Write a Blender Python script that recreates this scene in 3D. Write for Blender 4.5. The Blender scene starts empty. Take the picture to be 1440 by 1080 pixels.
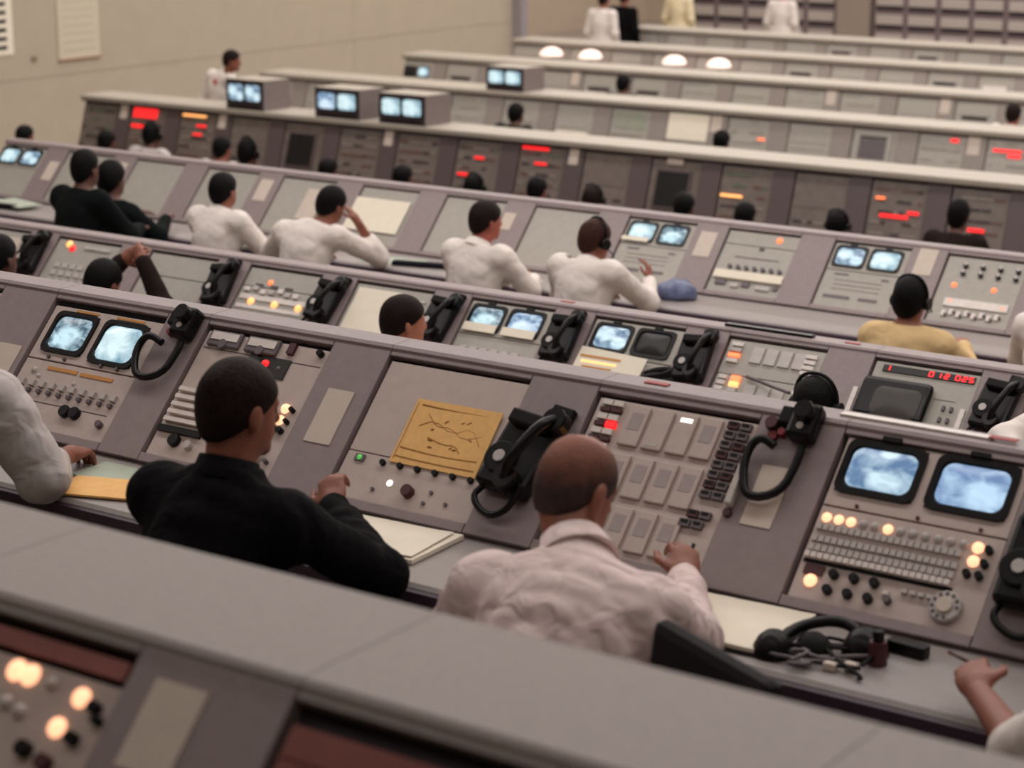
import bpy, bmesh, math, random
import numpy as np
from mathutils import Matrix, Vector, Euler

# ------------------------------------------------------------------ camera, light, exposure
SC = bpy.context.scene
COL = SC.collection
R = math.radians
cam_d = bpy.data.cameras.new('camera')
cam_d.sensor_width = 36.0
cam_d.lens = 36.0 * 3000.0 / 1440.0
cam_d.clip_end = 200
cam_d.dof.use_dof = True
cam_d.dof.focus_distance = 7.0
cam_d.dof.aperture_fstop = 3.1
cam = bpy.data.objects.new('camera', cam_d)
COL.objects.link(cam)
cam.location = (0, 0, 4.07)
cam.rotation_euler = (R(90 - 14.395), 0, R(35.02))
SC.camera = cam

SC.view_settings.view_transform = 'Standard'
SC.view_settings.look = 'None'
SC.view_settings.gamma = 1.0
SC.view_settings.exposure = 0.0
SC.view_settings.use_curve_mapping = False

wd = bpy.data.worlds.new('world')
SC.world = wd
wd.use_nodes = True
wd.node_tree.nodes['Background'].inputs[0].default_value = (0.75, 0.58, 0.66, 1)
wd.node_tree.nodes['Background'].inputs[1].default_value = 0.07

CEIL = 7.6
def ceiling_lamp(x, y, sx, sy, power):
    l = bpy.data.lights.new('fluorescent_light', 'AREA')
    l.shape = 'RECTANGLE'; l.size = sx; l.size_y = sy; l.energy = power
    l.color = (1.0, 0.945, 0.91)
    o = bpy.data.objects.new('fluorescent_light', l)
    COL.objects.link(o); o.location = (x, y, CEIL - 0.12)
for ly, lp, lx, lw in ((1.0, 110, -6.0, 16.0), (5.5, 290, -5.5, 16.0), (10.0, 440, -6.0, 16.0), (15.5, 580, -9.0, 22.0), (20.0, 580, -9.0, 22.0),
                       (24.5, 580, -9.0, 22.0), (29.0, 580, -9.0, 22.0), (33.5, 700, -11.0, 26.0), (38.5, 900, -12.0, 26.0)):  # rearmost lamp row is added to brighten the back wall
    ceiling_lamp(lx, ly, lw, 0.9, lp)

# ------------------------------------------------------------------ materials
def lin(c):
    return tuple(((v / 255.0) / 12.92) if v / 255.0 <= 0.04045 else (((v / 255.0) + 0.055) / 1.055) ** 2.4 for v in c)
MATS = {}
def mat(name, rgb, rough=0.55, metal=0.0, var=0.08, scale=30.0, bump=0.0, bscale=60.0, coat=0.0):
    """procedural surface: base colour modulated by two noises, optional relief"""
    if name in MATS: return MATS[name]
    m = bpy.data.materials.new(name); m.use_nodes = True
    nt = m.node_tree; b = nt.nodes['Principled BSDF']
    col = lin(rgb)
    tc = nt.nodes.new('ShaderNodeTexCoord')
    n1 = nt.nodes.new('ShaderNodeTexNoise'); n1.inputs['Scale'].default_value = scale
    n1.inputs['Detail'].default_value = 4
    nt.links.new(tc.outputs['Object'], n1.inputs['Vector'])
    ramp = nt.nodes.new('ShaderNodeValToRGB')
    ramp.color_ramp.elements[0].position = 0.3; ramp.color_ramp.elements[1].position = 0.7
    ramp.color_ramp.elements[0].color = tuple(v * (1 - var) for v in col) + (1,)
    ramp.color_ramp.elements[1].color = tuple(min(1, v * (1 + var)) for v in col) + (1,)
    nt.links.new(n1.outputs['Fac'], ramp.inputs['Fac'])
    nt.links.new(ramp.outputs['Color'], b.inputs['Base Color'])
    b.inputs['Roughness'].default_value = rough; b.inputs['Metallic'].default_value = metal
    b.inputs['Coat Weight'].default_value = coat
    if bump > 0:
        n2 = nt.nodes.new('ShaderNodeTexNoise'); n2.inputs['Scale'].default_value = bscale
        n2.inputs['Detail'].default_value = 3
        nt.links.new(tc.outputs['Object'], n2.inputs['Vector'])
        bp = nt.nodes.new('ShaderNodeBump'); bp.inputs['Strength'].default_value = bump
        bp.inputs['Distance'].default_value = 0.01
        nt.links.new(n2.outputs['Fac'], bp.inputs['Height']); nt.links.new(bp.outputs['Normal'], b.inputs['Normal'])
    MATS[name] = m
    return m
def glow(name, rgb, strength):
    if name in MATS: return MATS[name]
    m = bpy.data.materials.new(name); m.use_nodes = True
    nt = m.node_tree; b = nt.nodes['Principled BSDF']
    b.inputs['Base Color'].default_value = lin(rgb) + (1,)
    b.inputs['Emission Color'].default_value = lin(rgb) + (1,)
    b.inputs['Emission Strength'].default_value = strength
    b.inputs['Roughness'].default_value = 0.3
    MATS[name] = m
    return m
def screen_mat(name, seed, blobs, base=(70, 105, 140), hi=(205, 236, 250), strength=1.0, scale=3.0):
    """television picture: soft noise plus bright blobs (u, v, radius) in the tube's own 0..1 coordinates"""
    if name in MATS: return MATS[name]
    m = bpy.data.materials.new(name); m.use_nodes = True
    nt = m.node_tree; b = nt.nodes['Principled BSDF']
    tc = nt.nodes.new('ShaderNodeTexCoord')
    mp = nt.nodes.new('ShaderNodeMapping'); mp.inputs['Location'].default_value = (seed * 3.7, seed * 1.9, 0)
    mp.inputs['Scale'].default_value = (scale, scale, 0)
    nt.links.new(tc.outputs['Generated'], mp.inputs['Vector'])
    n = nt.nodes.new('ShaderNodeTexNoise'); n.inputs['Scale'].default_value = 1.0; n.inputs['Detail'].default_value = 3
    n.inputs['Distortion'].default_value = 0.8
    nt.links.new(mp.outputs['Vector'], n.inputs['Vector'])
    mr = nt.nodes.new('ShaderNodeMapRange'); mr.inputs['From Min'].default_value = 0.38; mr.inputs['From Max'].default_value = 0.85
    nt.links.new(n.outputs['Fac'], mr.inputs['Value'])
    acc = mr.outputs['Result']
    for (bu, bv, br) in blobs:
        sx = nt.nodes.new('ShaderNodeVectorMath'); sx.operation = 'DISTANCE'
        flat = nt.nodes.new('ShaderNodeVectorMath'); flat.operation = 'MULTIPLY'; flat.inputs[1].default_value = (1, 1, 0)
        nt.links.new(tc.outputs['Generated'], flat.inputs[0])
        nt.links.new(flat.outputs['Vector'], sx.inputs[0]); sx.inputs[1].default_value = (bu, bv, 0)
        r2 = nt.nodes.new('ShaderNodeMapRange'); r2.interpolation_type = 'SMOOTHSTEP'
        r2.inputs['From Min'].default_value = br; r2.inputs['From Max'].default_value = br * 0.45
        r2.inputs['To Min'].default_value = 0; r2.inputs['To Max'].default_value = 0.75
        nt.links.new(sx.outputs['Value'], r2.inputs['Value'])
        ad = nt.nodes.new('ShaderNodeMath'); ad.operation = 'ADD'; ad.use_clamp = True
        nt.links.new(acc, ad.inputs[0]); nt.links.new(r2.outputs['Result'], ad.inputs[1])
        acc = ad.outputs['Value']
    mx = nt.nodes.new('ShaderNodeMix'); mx.data_type = 'RGBA'
    mx.inputs[6].default_value = lin(base) + (1,); mx.inputs[7].default_value = lin(hi) + (1,)
    nt.links.new(acc, mx.inputs[0])
    nt.links.new(mx.outputs[2], b.inputs['Emission Color'])
    b.inputs['Emission Strength'].default_value = strength
    b.inputs['Base Color'].default_value = (0.02, 0.03, 0.04, 1)
    b.inputs['Roughness'].default_value = 0.25
    MATS[name] = m
    return m

GREY = mat('grey_enamel', (164, 149, 147), 0.5, var=0.05, bump=0.08, bscale=400)
GREYP = mat('pilaster_enamel', (142, 127, 127), 0.5, var=0.06, bump=0.08, bscale=400)
PANEL = mat('panel_enamel', (190, 173, 166), 0.45, var=0.05, bump=0.05, bscale=400)
PANEL_L = mat('pale_panel', (166, 160, 152), 0.5, var=0.05)
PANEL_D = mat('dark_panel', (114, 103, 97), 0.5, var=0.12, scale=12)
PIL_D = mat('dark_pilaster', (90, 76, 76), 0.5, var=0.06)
LEDGE = mat('ledge_laminate', (172, 163, 150), 0.55, var=0.05, scale=60, bump=0.05, bscale=300)
LEDGE0 = mat('foreground_laminate', (144, 133, 129), 0.6, var=0.06, scale=70, bump=0.1, bscale=250)
DESK = mat('desk_laminate', (150, 141, 138), 0.4, var=0.04, scale=50)
EDGE = mat('shaded_desk_edge', (70, 52, 66), 0.6)  # shadow along the desk front put into the edge colour
GAP_SHADE = mat('gasket_gap_shade', (34, 22, 32), 0.8)  # dark panel gaps: shadow put into the colour, along with black gasket
BLACK = mat('black_plastic', (13, 10, 13), 0.35, var=0.2)
BLACKM = mat('black_matte', (16, 12, 16), 0.7, var=0.2)
WHITEB = mat('white_button', (222, 212, 206), 0.4)
PALEB = mat('pale_button', (186, 178, 174), 0.4)
CARD = mat('card_stock', (205, 190, 178), 0.8, var=0.04, scale=20)
PAPER = mat('white_paper', (236, 226, 208), 0.85, var=0.03, scale=15)
PAPERG = mat('pale_green_paper', (176, 184, 168), 0.85, var=0.05, scale=15)
YELLOW = mat('manila_yellow', (238, 186, 116), 0.8, var=0.06, scale=40)
ORANGE = mat('orange_label', (200, 138, 72), 0.7)
INK = mat('drawing_ink', (166, 112, 62), 0.9)
LINE = mat('engraved_line', (96, 82, 84), 0.8)
REDK = mat('red_plastic', (120, 28, 30), 0.4)
DKRED = mat('dark_red_plastic', (70, 26, 28), 0.45)
REDGLOW = mat('red_glow_panel', (134, 74, 68), 0.4, var=0.2, scale=9)  # red-brown panel, glow of red lamps put into its colour
CHROME = mat('steel', (190, 185, 180), 0.3, metal=0.8)
MGREY = mat('mid_grey_plastic', (98, 88, 92), 0.5)
DGLASS = mat('dark_glass', (14, 11, 14), 0.45)
OLIVE = mat('olive_glass', (46, 40, 36), 0.45)
WALL = mat('beige_plaster', (180, 167, 149), 0.85, var=0.03, scale=3, bump=0.05, bscale=150)
WALLB = mat('taupe_plaster', (184, 167, 150), 0.85, var=0.04, scale=3)
FLOORM = mat('vinyl_tile', (150, 140, 128), 0.5, var=0.08, scale=4)
CEILM = mat('ceiling_tile', (205, 198, 186), 0.9, var=0.04)
RACKM = mat('rack_grey', (118, 104, 106), 0.5, var=0.08)
RACKL = mat('rack_light', (178, 168, 162), 0.45, var=0.05)
BLUEBAG = mat('blue_plastic', (96, 104, 136), 0.35, var=0.25, scale=25, bump=0.6, bscale=40)
L_HOT = glow('lit_lamp_hot', (255, 184, 142), 1.6)
L_ORG = glow('lit_lamp_orange', (255, 120, 70), 1.5)
L_AMB = glow('lit_lamp_amber', (255, 176, 104), 1.4)
L_RED = glow('lit_lamp_red', (240, 36, 40), 1.2)
L_GRN = glow('lit_lamp_green', (90, 190, 90), 0.6)
L_WHT = glow('lit_lamp_white', (255, 246, 236), 1.4)
L_DOM = glow('lit_lamp_shade', (255, 226, 212), 0.95)
SKIN = {k: mat('skin_' + k, c, 0.5, var=0.10, scale=25, bump=0.06, bscale=120) for k, c in
        dict(tan=(176, 112, 88), bald=(144, 88, 70), red=(165, 88, 72), brown=(140, 84, 66), deep=(96, 58, 46), pale=(190, 134, 112)).items()}
HAIR = {k: mat('hair_' + k, c, 0.6, var=0.35, scale=60, bump=0.5, bscale=160) for k, c in
        dict(black=(10, 7, 9), brown=(58, 34, 28), dark=(30, 18, 17), grey=(110, 92, 84), buzz=(98, 66, 52)).items()}
for m_ in list(HAIR.values()):
    m_.node_tree.nodes['Principled BSDF'].inputs['Specular IOR Level'].default_value = 0.12
for m_ in (BLACK, BLACKM):
    m_.node_tree.nodes['Principled BSDF'].inputs['Specular IOR Level'].default_value = 0.25
def thin_hair(m, skin, z0, z1):
    nt = m.node_tree; b = nt.nodes['Principled BSDF']; src = b.inputs['Base Color'].links[0].from_socket
    tc = nt.nodes.new('ShaderNodeTexCoord'); sp = nt.nodes.new('ShaderNodeSeparateXYZ'); nt.links.new(tc.outputs['Object'], sp.inputs[0])
    n = nt.nodes.new('ShaderNodeTexNoise'); n.inputs['Scale'].default_value = 38; nt.links.new(tc.outputs['Object'], n.inputs['Vector'])
    ad = nt.nodes.new('ShaderNodeMath'); ad.operation = 'MULTIPLY_ADD'; nt.links.new(n.outputs['Fac'], ad.inputs[0]); ad.inputs[1].default_value = 0.05; nt.links.new(sp.outputs['Z'], ad.inputs[2])
    mr = nt.nodes.new('ShaderNodeMapRange'); mr.inputs['From Min'].default_value = z0 + 0.025; mr.inputs['From Max'].default_value = z1 + 0.025; nt.links.new(ad.outputs[0], mr.inputs['Value'])
    mx = nt.nodes.new('ShaderNodeMix'); mx.data_type = 'RGBA'; nt.links.new(mr.outputs['Result'], mx.inputs[0]); nt.links.new(src, mx.inputs[6]); mx.inputs[7].default_value = lin(skin) + (1,)
    nt.links.new(mx.outputs[2], b.inputs['Base Color'])
thin_hair(mat('hair_thinning', (54, 32, 26), 0.7, var=0.35, scale=60, bump=0.3, bscale=160), (144, 88, 70), 1.17, 1.265)
HAIR['thinning'] = MATS['hair_thinning']
def cloth(name, rgb, s=8, b=0.55):
    m = mat('cloth_' + name, rgb, 0.95, var=0.04, scale=18, bump=b, bscale=s)
    m.node_tree.nodes['Principled BSDF'].inputs['Specular IOR Level'].default_value = 0.15
    for n in m.node_tree.nodes:
        if n.type == 'BUMP': n.inputs['Distance'].default_value = 0.03
        if n.type == 'TEX_NOISE' and abs(n.inputs['Scale'].default_value - s) < 1e-3: n.inputs['Distortion'].default_value = 0.7; n.inputs['Detail'].default_value = 1.5
    return m
C_WHITE = cloth('white', (226, 216, 210)); C_CREAM = cloth('cream', (226, 210, 176)); C_TAN = cloth('tan', (208, 178, 132))
C_PINK = cloth('pinkish_white', (224, 203, 200), 15, 0.6); C_GREYW = cloth('grey_white', (196, 188, 186), 14, 0.6); C_BLACK = cloth('black', (9, 7, 10), 20, 0.3)
C_DGREEN = cloth('dark_green', (9, 14, 15)); C_TROUSER = cloth('charcoal', (40, 36, 42)); C_BROWN = cloth('dark_brown', (36, 26, 24))
C_DARK2 = cloth('navy', (28, 26, 36))
SCR = {}
for i, (bl, bs, hi) in enumerate([
        ([(0.62, 0.22, 0.32), (0.55, 0.95, 0.2)], (96, 128, 166), (214, 240, 252)),
        ([(0.72, 0.30, 0.42)], (112, 142, 184), (196, 226, 252)),
        ([(0.5, 0.35, 0.45)], (56, 84, 104), (206, 238, 248)),
        ([(0.4, 0.5, 0.6)], (120, 160, 180), (224, 248, 252)),
        ([(0.3, 0.6, 0.4), (0.8, 0.3, 0.3)], (90, 120, 150), (216, 242, 252)),
        ([(0.5, 0.2, 0.5)], (80, 120, 160), (220, 240, 255))]):
    SCR[i] = screen_mat('television_picture_%d' % i, i + 1, bl, bs, hi, 1.0, 2.6 + 0.5 * (i % 3))

# ------------------------------------------------------------------ mesh and object helpers
def tag(o, label=None, cat=None, group=None, kind=None):
    if label: o['label'] = label
    if cat: o['category'] = cat
    if group: o['group'] = group
    if kind: o['kind'] = kind
    return o
def empty(name, loc, label=None, cat=None, group=None, rz=0.0):
    o = bpy.data.objects.new(name, None); COL.objects.link(o)
    o.location = loc; o.rotation_euler = (0, 0, rz); o.empty_display_size = 0.1
    return tag(o, label, cat, group)
def link(name, me, parent=None, loc=(0, 0, 0), rot=(0, 0, 0), scale=None, m=None):
    o = bpy.data.objects.new(name, me); COL.objects.link(o)
    o.parent = parent; o.location = loc; o.rotation_euler = rot
    if scale: o.scale = scale
    if m is not None:
        o.material_slots[0].link = 'OBJECT'; o.material_slots[0].material = m
    return o
CACHE = {}
def mesh(key, verts, faces, m=None, smooth=False):
    me = bpy.data.meshes.new(key); me.from_pydata([tuple(v) for v in verts], [], [tuple(f) for f in faces]); me.update()
    me.materials.append(m if m else GREY)
    if smooth:
        me.polygons.foreach_set('use_smooth', [True] * len(me.polygons))
    return me
def bmesh_to(key, bm, m=None, smooth=False):
    bmesh.ops.recalc_face_normals(bm, faces=bm.faces[:])
    me = bpy.data.meshes.new(key); bm.to_mesh(me); bm.free(); me.materials.append(m if m else GREY)
    if smooth: me.polygons.foreach_set('use_smooth', [True] * len(me.polygons))
    return me
def box_me(w, h, d, bev=0.0):
    """w x h plate in xy centred at origin, standing from z=0 to d"""
    k = ('box', round(w, 4), round(h, 4), round(d, 4), bev)
    if k not in CACHE:
        bm = bmesh.new(); bmesh.ops.create_cube(bm, size=1.0)
        for v in bm.verts: v.co = Vector((v.co.x * w, v.co.y * h, (v.co.z + 0.5) * d))
        if bev: bmesh.ops.bevel(bm, geom=bm.edges[:], offset=bev, segments=2, affect='EDGES', profile=0.5)
        CACHE[k] = bmesh_to('box', bm)
    return CACHE[k]
def cyl_me(r, d, n=14, top=1.0):
    k = ('cyl', round(r, 4), round(d, 4), n, top)
    if k not in CACHE:
        vs = []; fs = []
        prof = [(r, 0), (r, d * 0.8), (r * 0.92 * top, d), (0.0001, d)]
        for pr, z in prof:
            for i in range(n): a = 2 * math.pi * i / n; vs.append((pr * math.cos(a), pr * math.sin(a), z))
        for j in range(len(prof) - 1):
            for i in range(n): fs.append((j * n + i, j * n + (i + 1) % n, (j + 1) * n + (i + 1) % n, (j + 1) * n + i))
        CACHE[k] = mesh('cylinder', vs, fs)
    return CACHE[k]
def dome_me(r, hgt, n=12):
    k = ('dome', round(r, 4), round(hgt, 4))
    if k not in CACHE:
        vs = []; fs = []; L = 5
        for j in range(L):
            a = j / (L - 1) * math.pi / 2
            for i in range(n):
                b = 2 * math.pi * i / n; rr = max(r * math.cos(a), 0.0001)
                vs.append((rr * math.cos(b), rr * math.sin(b), hgt * math.sin(a)))
        for j in range(L - 1):
            for i in range(n): fs.append((j * n + i, j * n + (i + 1) % n, (j + 1) * n + (i + 1) % n, (j + 1) * n + i))
        CACHE[k] = mesh('dome', vs, fs, smooth=True)
    return CACHE[k]
def rr(w, h, r, n=4):
    out = []
    for cx, cy, a0 in ((w / 2 - r, h / 2 - r, 0), (-w / 2 + r, h / 2 - r, 90), (-w / 2 + r, -h / 2 + r, 180), (w / 2 - r, -h / 2 + r, 270)):
        for i in range(n + 1):
            a = R(a0 + 90.0 * i / n); out.append((cx + r * math.cos(a), cy + r * math.sin(a)))
    return out
def bezel_me(w, h, t):
    k = ('bezel', round(w, 4), round(h, 4), t)
    if k not in CACHE:
        loops = [(rr(w, h, 0.025), 0.0), (rr(w, h, 0.025), 0.008), (rr(w - t, h - t, 0.03), 0.008), (rr(w - 1.6 * t, h - 1.6 * t, 0.034), -0.006)]
        vs = []; fs = []; n = len(loops[0][0])
        for lp, z in loops: vs += [(x, y, z) for x, y in lp]
        for j in range(3):
            for i in range(n): fs.append((j * n + i, j * n + (i + 1) % n, (j + 1) * n + (i + 1) % n, (j + 1) * n + i))
        CACHE[k] = mesh('bezel', vs, fs)
    return CACHE[k]
def tube_screen_me(w, h, bulge=0.012):
    k = ('scr', round(w, 4), round(h, 4))
    if k not in CACHE:
        vs = []; fs = []; S = [1, 0.85, 0.6, 0.3]; lp = rr(w, h, min(w, h) * 0.24, 5); n = len(lp)
        for s in S: vs += [(x * s, y * s, bulge * (1 - s * s)) for x, y in lp]
        vs.append((0, 0, bulge))
        for j in range(3):
            for i in range(n): fs.append((j * n + i, j * n + (i + 1) % n, (j + 1) * n + (i + 1) % n, (j + 1) * n + i))
        for i in range(n): fs.append((3 * n + i, 3 * n + (i + 1) % n, 4 * n))
        CACHE[k] = mesh('picture_tube', vs, fs, smooth=True)
    return CACHE[k]
def prism_me(key, prof, x0, x1, m=None):
    """closed (y,z) profile swept along x"""
    n = len(prof); vs = [(x0, y, z) for y, z in prof] + [(x1, y, z) for y, z in prof]
    fs = [tuple(range(n - 1, -1, -1)), tuple(range(n, 2 * n))] + [(i, (i + 1) % n, n + (i + 1) % n, n + i) for i in range(n)]
    bm = bmesh.new(); bv = [bm.verts.new(v) for v in vs]
    for f in fs: bm.faces.new([bv[i] for i in f])
    return bmesh_to(key, bm, m)
def tube_me(key, pts, rad, m=None, n=8, smooth_it=2):
    P = [Vector(p) for p in pts]
    for _ in range(smooth_it):
        Q = [P[0]]
        for a, b in zip(P[:-1], P[1:]): Q += [a.lerp(b, 0.25), a.lerp(b, 0.75)]
        P = Q + [P[-1]]
    vs = []; fs = []; up = Vector((0.13, 0.21, 0.97))
    for i, p in enumerate(P):
        t = (P[min(i + 1, len(P) - 1)] - P[max(i - 1, 0)]).normalized()
        a = t.cross(up)
        if a.length < 1e-4: a = t.cross(Vector((1, 0, 0)))
        a.normalize(); b = t.cross(a)
        for k in range(n):
            an = 2 * math.pi * k / n; vs.append(p + (a * math.cos(an) + b * math.sin(an)) * rad)
    for i in range(len(P) - 1):
        for k in range(n): fs.append((i * n + k, i * n + (k + 1) % n, (i + 1) * n + (k + 1) % n, (i + 1) * n + k))
    fs.append(tuple(range(n - 1, -1, -1))); fs.append(tuple(range((len(P) - 1) * n, len(P) * n)))
    return mesh(key, vs, fs, m, smooth=True)
def sheet_me(key, corners, thick=0.004, curl=0.0, m=None, nx=6, ny=4):
    """paper: bilinear patch through 4 corners (3-D) with a slight curl and thickness"""
    A, B, Cc, Dd = [Vector(c) for c in corners]
    vs = []; fs = []
    nrm = (B - A).cross(Dd - A).normalized()
    for side in (0, 1):
        for j in range(ny + 1):
            for i in range(nx + 1):
                u = i / nx; v = j / ny
                p = A.lerp(B, u).lerp(Dd.lerp(Cc, u), v) + nrm * (thick * side + curl * (math.sin(u * 3.1) * 0.5 + (2 * u - 1) ** 4 * 0.5))
                vs.append(p)
    N = (nx + 1) * (ny + 1)
    for j in range(ny):
        for i in range(nx):
            a = j * (nx + 1) + i
            fs.append((a, a + nx + 1, a + nx + 2, a + 1)); fs.append((N + a, N + a + 1, N + a + nx + 2, N + a + nx + 1))
    rim = [i for i in range(nx + 1)] + [j * (nx + 1) + nx for j in range(1, ny + 1)] + [ny * (nx + 1) + i for i in range(nx - 1, -1, -1)] + [j * (nx + 1) for j in range(ny - 1, 0, -1)]
    for a, b in zip(rim, rim[1:] + rim[:1]): fs.append((a, b, N + b, N + a))
    return mesh(key, vs, fs, m)

# ------------------------------------------------------------------ the setting: tiers, walls, ceiling
def struct(name, me, loc=(0, 0, 0), parent=None, label=None, cat=None):
    o = link(name, me, parent, loc)
    if parent is None: tag(o, label, cat, kind='structure')
    return o
def slab(x0, x1, y0, y1, z0, z1, m):
    return prism_me('slab', [(y0, z0), (y1, z0), (y1, z1), (y0, z1)], x0, x1, m)
struct('floor', slab(-26, 12, -6, 46, -0.3, 0.0, FLOORM), label='pale vinyl tile floor of the main hall', cat='floor')
struct('floor_platform', slab(-19.9, 4, 9.1, 12.2, 0.0, 0.655, FLOORM), label='raised floor platform under the fourth console row', cat='platform')
struct('floor_platform', slab(-19.9, 4, 5.6, 9.1, 0.0, 0.795, FLOORM), label='raised floor platform under the third console row', cat='platform')
struct('floor_platform', slab(-19.9, 4, 2.6, 5.6, 0.0, 1.53, FLOORM), label='raised floor platform under the second console row', cat='platform')
struct('floor_platform', slab(-19.9, 4, -6, 2.6, 0.0, 1.75, FLOORM), label='raised floor platform under the nearest console row', cat='platform')
struct('ceiling', slab(-26, 12, -6, 46, CEIL, CEIL + 0.2, CEILM), label='pale ceiling above the hall', cat='ceiling')
wl = struct('wall_left', slab(-20.3, -20.0, -6, 28.55, 0.0, CEIL, WALL), label='long beige side wall of the hall', cat='wall')
struct('wall_rail', slab(-20.0, -19.993, -6, 28.5, 1.19, 1.21, WALL), parent=wl)
for yy in (13.5, 17.0, 24.5):
    struct('wall_seam', slab(-20.0, -19.994, yy, yy + 0.03, 0.0, CEIL - 0.02, WALL), parent=wl)
struct('wall_back', slab(-26, 12, 42.0, 42.3, 0.0, CEIL, WALLB), label='taupe back wall beyond the racks', cat='wall')
struct('wall_far_left', slab(-26.0, -25.7, 28.6, 42, 0.0, CEIL, WALLB), label='taupe wall of the far bay', cat='wall')
struct('wall_return', slab(-25.7, -20.3, 28.3, 28.6, 0.0, CEIL, WALL), label='short return wall behind the side wall', cat='wall')
struct('wall_right', slab(11.7, 12.0, -6, 46, 0.0, CEIL, WALL), label='right side wall', cat='wall')
struct('wall_front', slab(-26, 12, -6.3, -6.0, 0.0, CEIL, WALL), label='wall behind the viewer', cat='wall')

# ------------------------------------------------------------------ console bays
ORD = ['leftmost', 'second', 'third', 'fourth', 'fifth', 'sixth', 'seventh', 'eighth', 'ninth', 'tenth', 'eleventh', 'twelfth', 'thirteenth', 'fourteenth', 'fifteenth', 'sixteenth']
ROWNAME = ['nearest', 'second', 'third', 'fourth', 'fifth', 'sixth', 'seventh', 'eighth', 'ninth']
SL = 47.0; UP = 72.0
def face_pt(th, u, v, w=0.0):
    c = math.cos(R(th)); s = math.sin(R(th))
    return (u, v * c - w * s, 0.755 + v * s + w * c)
class Bay:
    def __init__(self, row, x, y0, floor, th, L, W, PW, ledge, mats, label, group, H=None):
        self.th = th; self.L = L; self.W = W; self.PW = PW; self.row = row
        self.o = empty('console_bay', (x, y0, floor), label, 'console', group)
        c = math.cos(R(th)); s = math.sin(R(th)); self.m = mats
        D = 0.03                                     # depth of the panel recess
        ty, tz = L * c, 0.755 + L * s
        prof = [(0.05, 0.0), (0.05, 0.742), (D * s, 0.742), (D * s, max(0.743, 0.755 - D * c)), (ty + D * s, tz - D * c), (ty + ledge, tz - 0.005), (ty + ledge, 0.0)]
        key = ('housing', th, round(L, 3), round(W, 3), round(ledge, 3), mats['body'].name)
        if key not in CACHE: CACHE[key] = prism_me('housing', prof, 0.0015, W - 0.0015, mats['body'])
        self.h = link('housing', CACHE[key], self.o)
        rec = self.part('recess', box_me(PW + 0.01, L - 0.02, 0.002), PW / 2, L / 2, -D, GAP_SHADE)
        pw = W - PW
        self.part('pilaster', box_me(pw - 0.004, L - 0.002, D, 0.002), PW + pw / 2, L / 2, -D, mats['pil'])
        self.part('bottom_rail', box_me(PW - 0.002, 0.028, D, 0.002), PW / 2, 0.014, -D, mats['body'])
        self.part('top_rail', box_me(PW - 0.002, 0.02, D, 0.002), PW / 2, L - 0.01, -D, mats['body'])
        if th == SL:                                 # flat ledge of the slanted bays
            kk = ('ledge', round(W, 3), round(ledge, 3), mats['top'].name)
            if kk not in CACHE:
                CACHE[kk] = prism_me('ledge', [(ty - 0.004, tz - 0.012), (ty - 0.004, tz + 0.004), (ty + 0.006, tz + 0.012), (ty + ledge - 0.006, tz + 0.012), (ty + ledge + 0.004, tz + 0.004), (ty + ledge + 0.004, tz - 0.012)], 0.001, W - 0.001, mats['top'])
            link('ledge', CACHE[kk], self.o)
    def part(self, name, me, u, v, w, m, parent=None, rz=0.0):
        o = link(name, me, self.o if parent is None else parent, m=m)
        c = Matrix.Translation(face_pt(self.th, u, v, w)) @ Matrix.Rotation(R(self.th), 4, 'X') @ Matrix.Rotation(rz, 4, 'Z')
        if parent is not None: c = parent.matrix_basis.inverted() @ c
        o.matrix_basis = c
        return o
    def panel(self, u0=0.012, u1=None, v0=0.03, v1=None, m=None, name='panel', w=-0.03, d=0.022):
        u1 = u1 or self.PW - 0.002; v1 = v1 or self.L - 0.034
        return self.part(name, box_me(u1 - u0, v1 - v0, d, 0.0015), (u0 + u1) / 2, (v0 + v1) / 2, w, m or self.m['panel'])
    W0 = -0.008
    def box(self, name, u, v, w, h, m, d=0.008, lift=0.0, bev=0.0):
        return self.part(name, box_me(w, h, d, bev), u, v, self.W0 + lift, m)
    def pbox(self, name, u, v, w, h, m, d=0.003):   # on the pilaster
        return self.part(name, box_me(w, h, d), u, v, 0.0, m)
    def grid(self, name, u0, v0, du, dv, nu, nv, w, h, m, d=0.008, alt=None):
        for j in range(nv):
            for i in range(nu):
                mm = alt.get((i, j), m) if alt else m
                self.part(name, box_me(w, h, d), u0 + i * du, v0 - j * dv, self.W0, mm)
    def knob(self, u, v, r, m, d=0.018, name='knob'):
        return self.part(name, cyl_me(r, d), u, v, self.W0, m)
    def lamp(self, u, v, r, m, hgt=None, name='lamp'):
        return self.part(name, dome_me(r, hgt or r * 0.7), u, v, self.W0, m)
    def crt(self, u, v, w, h, s, t=0.026):
        """picture tube centred at u, v"""
        b = self.part('bezel', bezel_me(w, h, t), u, v, self.W0, BLACK)
        self.part('bezel_back', box_me(w - 0.008, h - 0.008, 0.002), u, v, self.W0 + 0.0005, BLACKM, parent=b)
        if s is None: self.part('screen', tube_screen_me(w - 0.05, h - 0.045), u, v, self.W0 + 0.003, DGLASS)
        else: self.part('screen', tube_screen_me(w - 1.35 * t, h - 1.35 * t), u, v, self.W0 + 0.003, SCR[s])
MS = dict(body=GREYP, pil=GREYP, panel=PANEL, top=GREYP)
MS0 = dict(body=LEDGE0, pil=GREYP, panel=PANEL, top=LEDGE0)
MS3 = dict(body=GREYP, pil=GREYP, panel=PANEL_L, top=GREYP)
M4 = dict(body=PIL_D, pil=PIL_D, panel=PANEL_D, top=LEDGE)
PIL_F = mat('far_pilaster', (146, 136, 130), 0.5)
MF = dict(body=LEDGE, pil=PIL_F, panel=PANEL_L, top=LEDGE)
BAYS = {}
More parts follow.
